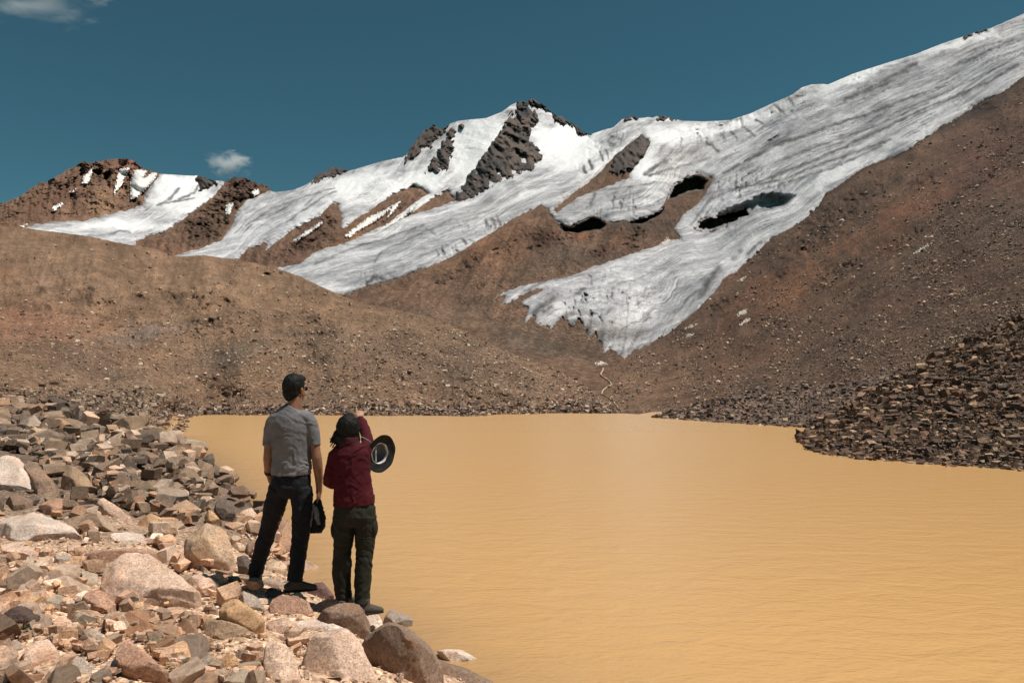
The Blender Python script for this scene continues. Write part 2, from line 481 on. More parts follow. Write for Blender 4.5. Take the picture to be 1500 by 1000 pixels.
CRAGS = [
    ([(594, 236), (598, 214), (610, 196), (622, 180), (636, 170), (648, 178), (658, 178), (647, 200), (632, 215), (615, 226), (600, 235)], 'dark jagged crag on the left snow shoulder below the summit'),
    ([(660, 190), (683, 180), (675, 192), (660, 203), (667, 212), (662, 225), (655, 245), (640, 254), (622, 254), (632, 238), (638, 225), (645, 212)], 'narrow dark rock rib in the snow left of the big summit crag'),
    ([(757, 152), (764, 140), (775, 150), (785, 165), (788, 175), (778, 190), (775, 205), (790, 220), (794, 230), (785, 246), (760, 255), (735, 264), (710, 278), (690, 290), (672, 298), (667, 285), (680, 265), (700, 240), (710, 225), (725, 205), (738, 185), (745, 170)], 'tall dark summit crag running down through the snow'),
    ([(771, 140), (782, 136), (800, 148), (810, 166), (800, 166), (790, 158), (776, 153)], 'small dark rock tooth at the very top of the summit'),
    ([(808, 160), (822, 165), (832, 176), (829, 182), (813, 177)], 'small rock step on the ridge just right of the summit'),
    ([(828, 170), (850, 180), (868, 196), (848, 198), (838, 187)], 'lowest dark rock knob on the ridge right of the summit'),
    ([(456, 268), (462, 248), (478, 246), (484, 238), (515, 246), (497, 257), (480, 259), (462, 268)], 'dark rock knob on the snow skyline left of the crags'),
    ([(916, 176), (922, 164), (937, 171), (926, 176)], 'tiny rock tip at the left end of the flat snow ridge'),
    ([(956, 176), (970, 162), (992, 174), (986, 178)], 'low dark rock bump on the flat snow ridge'),
    ([(940, 198), (951, 208), (941, 230), (926, 246), (905, 253), (893, 250), (903, 228)], 'dark rock fin between the two hanging glaciers'),
    ([(288, 262), (296, 250), (304, 262), (318, 268), (300, 275), (291, 280), (294, 268)], 'small reddish rock tooth on the far left snow ridge'),
    ([(1411, 56), (1420, 44), (1438, 40), (1450, 42), (1432, 50)], 'tiny dark rock on the right hand snow skyline'),
]
SNOWP = [
    ([(176, 248), (190, 245), (184, 258), (178, 270), (167, 285), (171, 262)], 'narrow snow strip highest on the far left peak'),
    ([(196, 249), (216, 249), (209, 261), (231, 250), (228, 260), (215, 275), (200, 289), (192, 291), (191, 268)], 'broad ragged snow field right of the narrow strip on the left peak'),
    ([(128, 254), (136, 246), (134, 254), (129, 268), (120, 268), (123, 258)], 'small snow fleck near the crest of the far left peak'),
    ([(77, 303), (93, 296), (90, 302), (78, 309)], 'thin slanting snow streak low on the far left peak'),
    ([(102, 281), (111, 276), (108, 281)], 'tiny snow dash on the brown flank of the left peak'),
    ([(27, 332), (40, 328), (34, 333)], 'tiny snow scrap left of the lowest left glacier'),
    ([(369, 281), (377, 276), (380, 282), (372, 288)], 'small snow patch on the brown ridge between the left glaciers'),
    ([(330, 300), (342, 297), (337, 312), (331, 314)], 'pale snow pocket beneath the brown ridge'),
    ([(429, 353), (450, 337), (471, 324), (472, 327), (455, 340), (433, 353)], 'long thin snow line on the brown spur between glaciers'),
    ([(505, 345), (540, 318), (578, 300), (560, 316), (530, 335), (512, 347)], 'lowest snow tongue on the brown ribs under the crags'),
    ([(568, 318), (574, 301), (586, 295), (580, 306)], 'short white snow wedge on the brown ribs under the crags'),
    ([(545, 342), (580, 320), (612, 296), (606, 306), (580, 326), (556, 340)], 'slanting snow runnel between the brown ribs'),
    ([(1080, 460), (1088, 453), (1094, 453), (1093, 459), (1082, 463)], 'buff snow patch on the right slope, upper of the close pair'),
    ([(1083, 475), (1093, 467), (1099, 466), (1097, 470), (1086, 476)], 'white snow patch on the right slope, lower of the close pair'),
    ([(1000, 494), (1008, 489), (1017, 488), (1012, 493)], 'small snow patch right of the glacier snout'),
    ([(1002, 482), (1012, 476), (1022, 474), (1012, 480)], 'ragged snow scrap just below the glacier margin'),
    ([(1081, 411), (1090, 406), (1094, 404), (1088, 411)], 'small snow scrap beside the glacier margin'),
    ([(1335, 374), (1350, 362), (1367, 352), (1364, 358), (1345, 371)], 'long pale snow streak alone on the reddish right slope'),
    ([(871, 532), (878, 529), (888, 531), (890, 533), (877, 535)], 'little snow bridge at the tip of the glacier snout'),
    ([(963, 360), (972, 354), (978, 347), (984, 352), (975, 358)], 'small ice remnant on the upper edge of the long tongue'),
]

# flow potential of the ice: iso-lines are traced flow lines
FLOW = [
    (0, [(1560, 10), (1500, 34), (1400, 66), (1300, 100), (1200, 135), (1100, 176), (1020, 205), (970, 250), (920, 290), (840, 318)]),
    (1, [(1500, 62), (1400, 108), (1300, 150), (1200, 190), (1140, 210), (1080, 252), (1030, 300), (1000, 335)]),
    (2, [(1500, 90), (1400, 146), (1300, 200), (1230, 250), (1150, 302), (1080, 328), (1000, 356), (900, 388), (790, 424)]),
    (2.6, [(1500, 100), (1350, 190), (1230, 264), (1130, 330), (1050, 390), (960, 440), (870, 470)]),
    (3, [(1500, 112), (1420, 158), (1300, 232), (1200, 300), (1100, 376), (1040, 435), (950, 508)]),
    (-1, [(912, 180), (850, 235), (780, 275), (700, 320), (600, 362), (460, 402)]),
    (-1.5, [(850, 202), (800, 234), (700, 295), (600, 322), (500, 358), (415, 392)]),
    (-0.5, [(935, 205), (880, 245), (800, 292), (700, 352), (580, 407), (508, 430)]),
    (-2.2, [(730, 172), (700, 205), (650, 270), (600, 302)]),
    (-2.7, [(660, 190), (620, 240), (545, 306)]),
    (-3.1, [(560, 238), (520, 272), (490, 297)]),
    (-3.5, [(500, 252), (430, 320), (350, 378)]),
    (-4, [(410, 283), (355, 330), (320, 360), (250, 376)]),
    (-5, [(330, 268), (290, 310), (200, 350)]),
    (-5.6, [(240, 256), (212, 300), (130, 325), (50, 333)]),
]
fp, fv = [], []
for v, line in FLOW:
    for q in line: fp.append(q); fv.append(v)
tpsF = TPS(fp, fv, 1e-3)

NX, NR = 900, 320
cx = np.linspace(-70, 1560, NX)
jag = fbm(np.stack([cx * 0.11, 0 * cx, 0 * cx], -1), 4, 0.6) * 5.0
rocky = np.clip(np.interp(cx, [0, 30, 215, 240, 285, 290, 305, 312, 335, 396, 402, 455, 460, 512, 515, 592, 598, 655, 662, 755, 765, 862, 866, 915, 936, 957, 988, 995],
                          [1, 1, 1, 0.1, 0.1, 1, 1, 0.3, 1, 1, 0.1, 0.1, 1, 1, 0.06, 0.06, 1, 1, 0.06, 0.06, 1, 1, 0.06, 0.6, 0.6, 0.6, 0.6, 0.06]), 0, 1)
topY = lin_y(SKYL, cx) + jag * rocky
botY = np.where(cx < 905, lin_y(HILL_TOP, cx) + 34, 640.0)
botY = np.maximum(np.minimum(botY, 640), topY + 30)
hid = sst(1190, 1230, cx)
botY = botY * (1 - hid) + (lin_y([(1160, 660), (1240, 630), (1340, 570), (1500, 490), (1560, 470)], cx)) * hid
tt = np.linspace(0, 1, NR) ** 1.0
PX = np.repeat(cx[:, None], NR, 1)
PY = topY[:, None] + (botY - topY)[:, None] * tt[None]
shp = PX.shape
fx, fy = PX.ravel(), PY.ravel()
D0 = np.exp(tpsM(fx, fy))
a_, b_ = ray(fx, fy)
Q = np.stack([a_, b_ * 1.0, np.log(D0) * 0.06], -1)

sdG = np.maximum(poly_sd(G_MAIN, fx, fy), poly_sd(G_LEFT, fx, fy))
for h in HOLES: sdG = np.minimum(sdG, -poly_sd(h, fx, fy))
sdC = np.full(fx.shape, -60.0)
for c in CAVES: sdC = np.maximum(sdC, poly_sd(c, fx, fy))
enc = fbm(np.stack([fx * 0.10, fy * 0.14, 0 * fx + 6], -1), 4, 0.65) * 5.0
sdG = np.minimum(sdG, -(sdC + enc * (sdC > -12)))
sdR = poly_sd(RECESS[0], fx, fy)
en = fbm(np.stack([fx * 0.12, fy * 0.16, 0 * fx], -1), 4, 0.65) * 4.0
low = sst(430, 470, fy) * sst(1010, 960, fx) * sst(740, 770, fx)
streak = fbm(np.stack([fx * 0.14 + fy * 0.05, fy * 0.025, 0 * fx + 5], -1), 4, 0.6) * 13.0
sdGn = sdG + en * (1 - low) * sst(0.5, 0.0, sdC * 0.2 + 1) + streak * low + en * low * 0.5
rimC = np.exp(-np.maximum(-sdC, 0) / 7.0)

# rock relief: gullies down the fall line plus ridged crags
ang = np.radians(np.interp(fx, [0, 300, 500, 700, 900, 1100, 1500], [80, 70, 50, 60, 60, 42, 36]))
al = fx * np.cos(ang) - fy * np.sin(ang)          # along the fall line in picture terms
ac = fx * np.sin(ang) + fy * np.cos(ang)
gul = fbm(np.stack([ac * 0.045, al * 0.011, 0 * fx], -1), 6, 0.6, ridged=True)
rel = fbm(Q * 30.0, 6, 0.55, ridged=True)
rough_w = np.interp(fx, [0, 420, 560, 900, 1000, 1500], [1.5, 1.3, 1.1, 1.0, 0.85, 0.8])
crestd = fy - lin_y(SKYL, fx)
rough_w = rough_w * (1 + 0.6 * sst(60, 10, crestd) * (fx < 420))
nearf = sst(900, 150, D0)
amp = (0.036 * rough_w) * (1 - 0.45 * nearf)
outside = sst(4, -8, sdG)
disp = amp * (0.8 * rel + 0.9 * gul) * (0.15 + 0.85 * outside)
rough = (0.0060 * fbm(Q * 160.0, 5, 0.7) + 0.0065 * fbm(Q * 330.0, 3, 0.75) * nearf) * (0.2 + 0.8 * outside)
Dr = D0 * (1 - disp - rough)
for wp in WALLS:
    wa = np.array(wp, float); m_ = poly_sd(wp, fx, fy)
    Dt = float(np.exp(tpsM(wa[:, 0].mean(), wa[:, 1].min()))) * 1.0
    kw = sst(-3.0, 5.0, m_)
    Dr = Dr * (1 - kw) + np.maximum(Dt, Dr) * 1.02 * kw
# dark rocky outcrop clusters on the slopes
OUT = [(1110, 500, 50, 10), (1260, 440, 60, 10), (1400, 380, 70, 12), (1180, 360, 40, 14), (1330, 345, 50, 8), (1430, 270, 60, 10), (1240, 300, 30, 20), (1060, 440, 30, 8), (600, 300, 40, 10), (450, 350, 50, 12), (740, 360, 50, 16), (640, 415, 40, 10), (930, 345, 30, 10), (1200, 330, 60, 26), (1290, 270, 40, 16), (830, 345, 20, 12), (795, 350, 26, 14), (880, 367, 16, 8), (1350, 265, 30, 12), (1230, 395, 60, 14), (1150, 400, 30, 10), (690, 385, 20, 10), (300, 330, 45, 30), (355, 285, 35, 18)]
oc = 0
for (ox, oy, rx, ry) in OUT:
    xx = ((fx - ox) * 0.85 - (fy - oy) * 0.5) / rx; yy = ((fx - ox) * 0.5 + (fy - oy) * 0.85) / ry
    oc = oc + np.exp(-(xx * xx + yy * yy) * 1.2)
oc = np.clip(oc, 0, 1) * outside
crn = fbm(Q * 95.0, 5, 0.6, ridged=True)
Dr = Dr * (1 - 0.034 * oc * crn)
# pits behind the ice cliffs; the lip above throws the shade
Dr = Dr * (1 + 0.010 * sst(0, 4, sdG))
en = fbm(np.stack([fx * 0.12, fy * 0.16, 0 * fx], -1), 4, 0.65) * 4.0
for c in CAVES:
    ca_ = np.array(c, float); m_ = poly_sd(c, fx, fy)
    ytop = ca_[:, 1].min(); xm = ca_[:, 0].mean()
    back_ = float(np.exp(tpsM(xm, ytop))) * (1.02 + 0.02 * fbm(Q * 60.0, 4, 0.6))
    k_ = sst(-0.5, 2.5, m_ + 0.5 * en)
    Dr = Dr * (1 - k_) + np.maximum(back_, Dr) * k_
Dr = Dr + 0.0
# lake floor: keep the shore where the water meets it
Vr = P(fx, fy, Dr)

# colour of the debris (albedo)
def paint(base, blobs, X, Y, wob=None):
    c = np.tile(np.array(base, float), (len(X), 1))
    for (bx, by, rx, ry, rot, rgb, w) in blobs:
        r = math.radians(rot)
        dx, dy = X - bx, Y - by
        if wob is not None: dx = dx + wob * rx * 0.5; dy = dy + wob * ry * 0.5
        u = (dx * math.cos(r) + dy * math.sin(r)) / rx
        v = (-dx * math.sin(r) + dy * math.cos(r)) / ry
        k = (w * np.exp(-(u * u + v * v)))[:, None]
        c = c * (1 - k) + np.array(rgb) * k
    return c
wob = fbm(np.stack([fx * 0.018, fy * 0.03, 0 * fx], -1), 4, 0.6) * 2.0
BL = [(130, 270, 130, 45, -10, (0.175, 0.115, 0.085), 0.8), (60, 300, 60, 16, -25, (0.13, 0.075, 0.055), 0.8), (120, 262, 50, 12, -25, (0.10, 0.065, 0.055), 0.6),
      (60, 340, 80, 12, 0, (0.20, 0.13, 0.09), 0.7), (190, 240, 30, 8, 0, (0.15, 0.07, 0.06), 0.7), (150, 300, 30, 20, -40, (0.21, 0.14, 0.095), 0.8),
      (300, 330, 60, 35, -30, (0.11, 0.075, 0.055), 0.8), (350, 275, 45, 20, 10, (0.10, 0.062, 0.055), 0.8), (240, 368, 60, 10, 5, (0.16, 0.09, 0.065), 0.7),
      (450, 350, 60, 18, -35, (0.125, 0.075, 0.058), 0.9), (490, 310, 14, 25, 0, (0.13, 0.085, 0.065), 0.8), (600, 290, 60, 15, -35, (0.16, 0.105, 0.08), 0.9), (520, 340, 30, 10, -40, (0.20, 0.12, 0.07), 0.8),
      (730, 370, 60, 35, -20, (0.16, 0.095, 0.062), 0.9), (800, 350, 30, 15, 20, (0.09, 0.045, 0.03), 0.5), (640, 430, 90, 20, -15, (0.135, 0.09, 0.066), 0.9), (860, 370, 90, 26, -15, (0.095, 0.075, 0.062), 0.9),
      (930, 335, 60, 20, -25, (0.095, 0.072, 0.06), 0.9), (905, 352, 30, 12, -10, (0.16, 0.08, 0.05), 0.6), (700, 445, 40, 14, -20, (0.085, 0.065, 0.05), 0.6), (700, 470, 100, 12, 5, (0.12, 0.088, 0.066), 0.7),
      (790, 505, 60, 18, 10, (0.10, 0.085, 0.07), 0.8), (860, 255, 60, 14, -35, (0.12, 0.09, 0.07), 0.8), (880, 500, 60, 25, 0, (0.075, 0.058, 0.045), 0.8),
      (1100, 460, 120, 40, -35, (0.115, 0.066, 0.044), 0.9), (1000, 500, 90, 16, -35, (0.085, 0.06, 0.048), 0.9), (1200, 380, 150, 18, -33, (0.21, 0.11, 0.07), 0.75), (1330, 310, 70, 16, -35, (0.24, 0.115, 0.07), 0.75),
      (1160, 430, 40, 18, -20, (0.25, 0.13, 0.075), 0.7), (1230, 330, 70, 22, -30, (0.12, 0.08, 0.06), 0.6), (1350, 215, 60, 10, -33, (0.24, 0.16, 0.12), 0.6), (1330, 262, 30, 8, -33, (0.30, 0.20, 0.15), 0.6),
      (1450, 230, 80, 50, -30, (0.125, 0.066, 0.052), 0.8), (1430, 165, 60, 8, -32, (0.06, 0.045, 0.042), 0.9), (1440, 330, 80, 30, -20, (0.10, 0.07, 0.058), 0.8),
      (1000, 560, 110, 28, -8, (0.17, 0.11, 0.075), 0.8), (1120, 520, 90, 16, -20, (0.17, 0.10, 0.066), 0.8), (1250, 470, 120, 18, -28, (0.11, 0.075, 0.058), 0.7), (1180, 545, 150, 14, -22, (0.085, 0.06, 0.046), 0.8),
      (1380, 420, 120, 20, -28, (0.12, 0.07, 0.052), 0.8), (1230, 475, 25, 6, -50, (0.21, 0.12, 0.09), 0.7), (700, 340, 40, 20, -30, (0.19, 0.10, 0.06), 0.7), (850, 345, 12, 10, 0, (0.20, 0.09, 0.05), 0.8), (795, 350, 22, 12, 30, (0.05, 0.028, 0.02), 0.8), (882, 368, 14, 9, 0, (0.06, 0.03, 0.022), 0.8), (690, 385, 14, 10, 0, (0.07, 0.045, 0.03), 0.6), (640, 400, 60, 16, -20, (0.17, 0.11, 0.075), 0.6), (770, 425, 14, 30, 0, (0.08, 0.06, 0.045), 0.4), (910, 585, 50, 16, 0, (0.15, 0.10, 0.07), 0.8)]
cM = paint((0.130, 0.085, 0.062), BL, fx, fy, wob)
cM = cM * (1 + 0.35 * np.clip(fbm(Q * 22.0, 5, 0.6), -1, 1))[:, None]
stq = fbm(np.stack([ac * 0.09, al * 0.016, 0 * fx + 3], -1), 5, 0.6)
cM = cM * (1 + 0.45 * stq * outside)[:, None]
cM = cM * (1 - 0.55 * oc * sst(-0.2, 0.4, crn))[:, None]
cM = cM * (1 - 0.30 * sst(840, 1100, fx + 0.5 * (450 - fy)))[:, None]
cM = cM * (1 - 0.45 * np.exp(-np.clip(-sdG - 1, 0, 60) / 4.0) * (fx > 1180) * (sdG < 3))[:, None]  # shaded edge under the ice margin, painted into the rock colour
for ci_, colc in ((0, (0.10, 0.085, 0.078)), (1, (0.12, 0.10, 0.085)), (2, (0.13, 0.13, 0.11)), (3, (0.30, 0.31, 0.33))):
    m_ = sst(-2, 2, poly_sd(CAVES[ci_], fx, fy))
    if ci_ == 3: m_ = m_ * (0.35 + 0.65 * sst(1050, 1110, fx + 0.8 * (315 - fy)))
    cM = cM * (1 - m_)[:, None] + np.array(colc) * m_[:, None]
cM = cM * (1 + 0.55 * fbm(np.stack([fx * 0.02, fy * 0.04, 0 * fx + 14], -1), 6, 0.65))[:, None]
cM = np.clip(cM * np.array([1.07, 0.96, 0.86]), 0.01, 1.0)

uvF = np.stack([tpsF(fx, fy) + 0.10 * fbm(np.stack([fx * 0.022, fy * 0.03, 0 * fx + 11], -1), 5, 0.6), (fx + fy * 0.3) / 200.0], -1)
idx = np.arange(NX * NR).reshape(shp)
quads = np.stack([idx[:-1, :-1], idx[:-1, 1:], idx[1:, 1:], idx[1:, :-1]], -1).reshape(-1, 4)
qx = fx[quads].mean(1); qy = fy[quads].mean(1)

def sub_mesh(name, V, F4, mats, uv=None, colr=None, smooth=True):
    used = np.unique(F4)
    remap = np.full(len(V), -1, np.int64); remap[used] = np.arange(len(used))
    return mk_mesh(name, V[used], remap[F4], mats, smooth, None if uv is None else uv[used], None if colr is None else colr[used])

# back side of the ridge, so the mountains have depth from elsewhere too
def back_side(V0, drop, back, rows=6):
    rows_ = [V0]
    for k in range(1, rows + 1):
        t = k / rows
        w = V0.copy(); w[:, 0] *= 1 + back * t / V0[:, 1]; w[:, 1] += back * t
        w[:, 2] = V0[:, 2] * (1 - drop * t ** 1.3)
        w[:, 2] -= (0.25 + 0.5 * np.abs(fbm(w * 0.004, 3))) * np.abs(V0[:, 2]) * 0.3 * t + 0.02 * back * t
        rows_.append(w)
    return np.stack(rows_, 1)

REG_RIGHT = [(1640, 60), (1500, 105), (1430, 148), (1290, 232), (1200, 296), (1100, 376), (1000, 470), (915, 524), (893, 545), (885, 575), (890, 660), (1640, 700)]
REG_VALLEY = [(480, 460), (508, 428), (580, 405), (650, 380), (700, 350), (790, 298), (812, 318), (880, 318), (980, 300), (1035, 262), (1030, 300), (990, 345), (1100, 378), (1000, 468), (915, 524), (893, 545), (885, 575), (890, 660), (480, 660)]
r1 = poly_sd(REG_RIGHT, qx, qy, 1.0) > 0
r2 = (poly_sd(REG_VALLEY, qx, qy, 1.0) > 0) & ~r1
r0 = (~r1) & (~r2) & (qx < 330 + np.maximum(0, (300 - qy)) * 0)
r3 = ~(r0 | r1 | r2)
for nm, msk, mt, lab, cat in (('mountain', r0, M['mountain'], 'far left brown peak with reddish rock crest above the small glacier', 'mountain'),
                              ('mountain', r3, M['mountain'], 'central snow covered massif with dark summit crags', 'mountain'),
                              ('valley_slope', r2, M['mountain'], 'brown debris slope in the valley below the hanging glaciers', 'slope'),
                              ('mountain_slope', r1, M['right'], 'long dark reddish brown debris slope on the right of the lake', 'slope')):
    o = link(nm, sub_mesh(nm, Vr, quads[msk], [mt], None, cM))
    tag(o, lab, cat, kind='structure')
Bk = back_side(Vr.reshape(shp + (3,))[:, 0, :], 0.75, 1400.0)
nb = Bk.shape[1]
bi = np.arange(NX * nb).reshape(NX, nb)
bq = np.stack([bi[:-1, :-1], bi[1:, :-1], bi[1:, 1:], bi[:-1, 1:]], -1).reshape(-1, 4)
o = link('mountain_back', mk_mesh('mountain_back', Bk.reshape(-1, 3), bq, [M['mountain']], True, None, np.tile(np.array([0.13, 0.085, 0.06]), (NX * nb, 1))))
tag(o, 'hidden far side of the mountain ridge', 'mountain', kind='structure')

# --- ice sheet with real thickness over the rock
sdI = sdGn
thick = 0.022 * (1 - np.exp(-np.maximum(sdI, 0) / 4.0)) - 0.02 * sst(0, -3, sdI)
vv = uvF[:, 0]
rid = fbm(np.stack([vv * 14, uvF[:, 1] * 1.5, 0 * fx], -1), 5, 0.6)
big = fbm(np.stack([fx * 0.014, fy * 0.024, 0 * fx + 9], -1), 6, 0.55)
# crevasse clusters: short cuts across the flow
crv = 0
CRV = [(1010, 205, 26, 16), (1040, 190, 30, 12), (1080, 175, 30, 12), (1140, 160, 25, 10), (1165, 142, 16, 8), (885, 215, 24, 12), (860, 245, 16, 8), (905, 200, 14, 8), (720, 330, 40, 16), (650, 365, 30, 10), (910, 300, 60, 18), (1100, 275, 60, 20), (1050, 320, 30, 20), (560, 405, 40, 12), (870, 440, 80, 40)]
for (ox, oy, rx, ry) in CRV:
    crv = crv + np.exp(-(((fx - ox) / rx) ** 2 + ((fy - oy) / ry) ** 2))
crn2 = fbm(np.stack([fx * 0.16, fy * 0.05 + fx * 0.05, 0 * fx + 2], -1), 4, 0.6)
cut = sst(0.16, 0.34, crn2) * np.clip(crv, 0, 1)
linen = fbm(np.stack([vv * 5.2 + 3, uvF[:, 1] * 0.7, 0 * fx + 8], -1), 4, 0.55)
cut2 = sst(0.05, 0.0, np.abs(linen)) * sst(900, 1000, fx) * sst(0, 15, sdG) * sst(-0.2, 0.2, fbm(np.stack([fx * 0.01, fy * 0.015, 0 * fx + 4], -1), 3))
ser = fbm(np.stack([fx * 0.05, fy * 0.07, 0 * fx + 21], -1), 5, 0.62, ridged=True) * sst(0.1, 0.7, np.clip(crv, 0, 1))
Di = D0 * (1 - thick - 0.0022 * rid - 0.020 * big - 0.014 * ser + 0.018 * cut + 0.006 * cut2 + 0.03 * sst(0, 7, sdR))
Di0_ = Di
Di = Di * (1 + 0.012 * np.exp(-((-sdC - 4) / 5.0) ** 2) * (sdC < 0))
for wp in WALLS:
    wa = np.array(wp, float); m_ = poly_sd(wp, fx, fy)
    kw = sst(-1.0, 10.0, m_ + 0.6 * en) * 0.70
    Dt = float(np.exp(tpsM(wa[:, 0].mean(), wa[:, 1].min()))) * 0.96 * (1 + 0.01 * fbm(Q * 90.0, 4, 0.6))
    Di = Di * (1 - kw) + np.maximum(Dt, Di) * kw
Vi = P(fx, fy, Di)
ice_ok = (sdI > -3.2)
qi = quads[ice_ok[quads].all(1)]
IBL = [(1125, 208, 46, 9, -35, (0.35, 0.355, 0.37), 0.9), (1300, 128, 70, 9, -27, (0.50, 0.51, 0.54), 0.8), (1250, 155, 90, 9, -25, (0.62, 0.62, 0.64), 0.7), (1180, 268, 60, 12, -25, (0.55, 0.56, 0.60), 0.8), (1090, 300, 60, 10, -20, (0.45, 0.46, 0.49), 0.6), (1200, 215, 120, 10, -25, (0.70, 0.69, 0.69), 0.6), (1420, 110, 90, 12, -30, (0.66, 0.67, 0.70), 0.6), (880, 300, 50, 14, -10, (0.60, 0.60, 0.59), 0.6), (1010, 225, 50, 12, -10, (0.72, 0.68, 0.64), 0.7), (600, 352, 100, 12, -22, (0.74, 0.76, 0.78), 0.6), (720, 300, 60, 10, -25, (0.70, 0.66, 0.62), 0.6), (860, 270, 50, 8, -30, (0.66, 0.62, 0.60), 0.6), (1100, 255, 90, 14, -30, (0.62, 0.62, 0.64), 0.6), (930, 285, 90, 12, -8, (0.60, 0.60, 0.60), 0.5), (1060, 300, 70, 16, -20, (0.85, 0.88, 0.92), 0.8), (860, 310, 40, 12, 10, (0.55, 0.56, 0.55), 0.7),
       (1290, 115, 60, 8, -25, (0.55, 0.55, 0.57), 0.6), (1430, 70, 60, 10, -28, (0.72, 0.68, 0.66), 0.8), (620, 370, 120, 16, -22, (0.82, 0.83, 0.84), 0.6), (700, 230, 40, 60, 30, (1.15, 1.15, 1.15), 0.9),
       (820, 200, 50, 40, 0, (1.12, 1.12, 1.12), 0.9), (650, 400, 80, 10, -20, (1.05, 1.04, 1.0), 0.7), (900, 420, 120, 40, 0, (1.12, 1.12, 1.14), 0.9), (1100, 350, 90, 25, -35, (1.08, 1.08, 1.10), 0.8),
       (1330, 190, 120, 16, -30, (1.0, 1.0, 1.02), 0.7), (1250, 100, 60, 8, -20, (1.1, 1.1, 1.1), 0.8), (990, 260, 60, 10, 0, (0.9, 0.86, 0.82), 0.6), (150, 340, 90, 14, 5, (0.88, 0.89, 0.9), 0.8), (260, 300, 70, 30, -20, (1.15, 1.13, 1.1), 0.9),
       (860, 485, 60, 16, 0, (0.7, 0.62, 0.55), 0.8), (940, 250, 30, 30, 0, (1.1, 1.08, 1.05), 0.6), (420, 330, 70, 24, -40, (1.0, 1.0, 1.02), 0.6)]
cI = paint((0.92, 0.92, 0.93), IBL, fx, fy, wob)  # ice tones, including grey painted for the shaded ice wall
edge = sst(5.0, 0.0, sdI) * 0.35
cI = cI * (1 - edge)[:, None] + np.array([0.45, 0.38, 0.32]) * edge[:, None]
cI = cI * (1 - 0.55 * cut2)[:, None] * (1 - 0.6 * cut)[:, None]
lowd = (sst(455, 500, fy) * sst(980, 930, fx) * sst(-0.1, 0.35, streak / 13.0)) * 0.75
cI = cI * (1 - lowd)[:, None] + np.array([0.22, 0.15, 0.10]) * lowd[:, None]
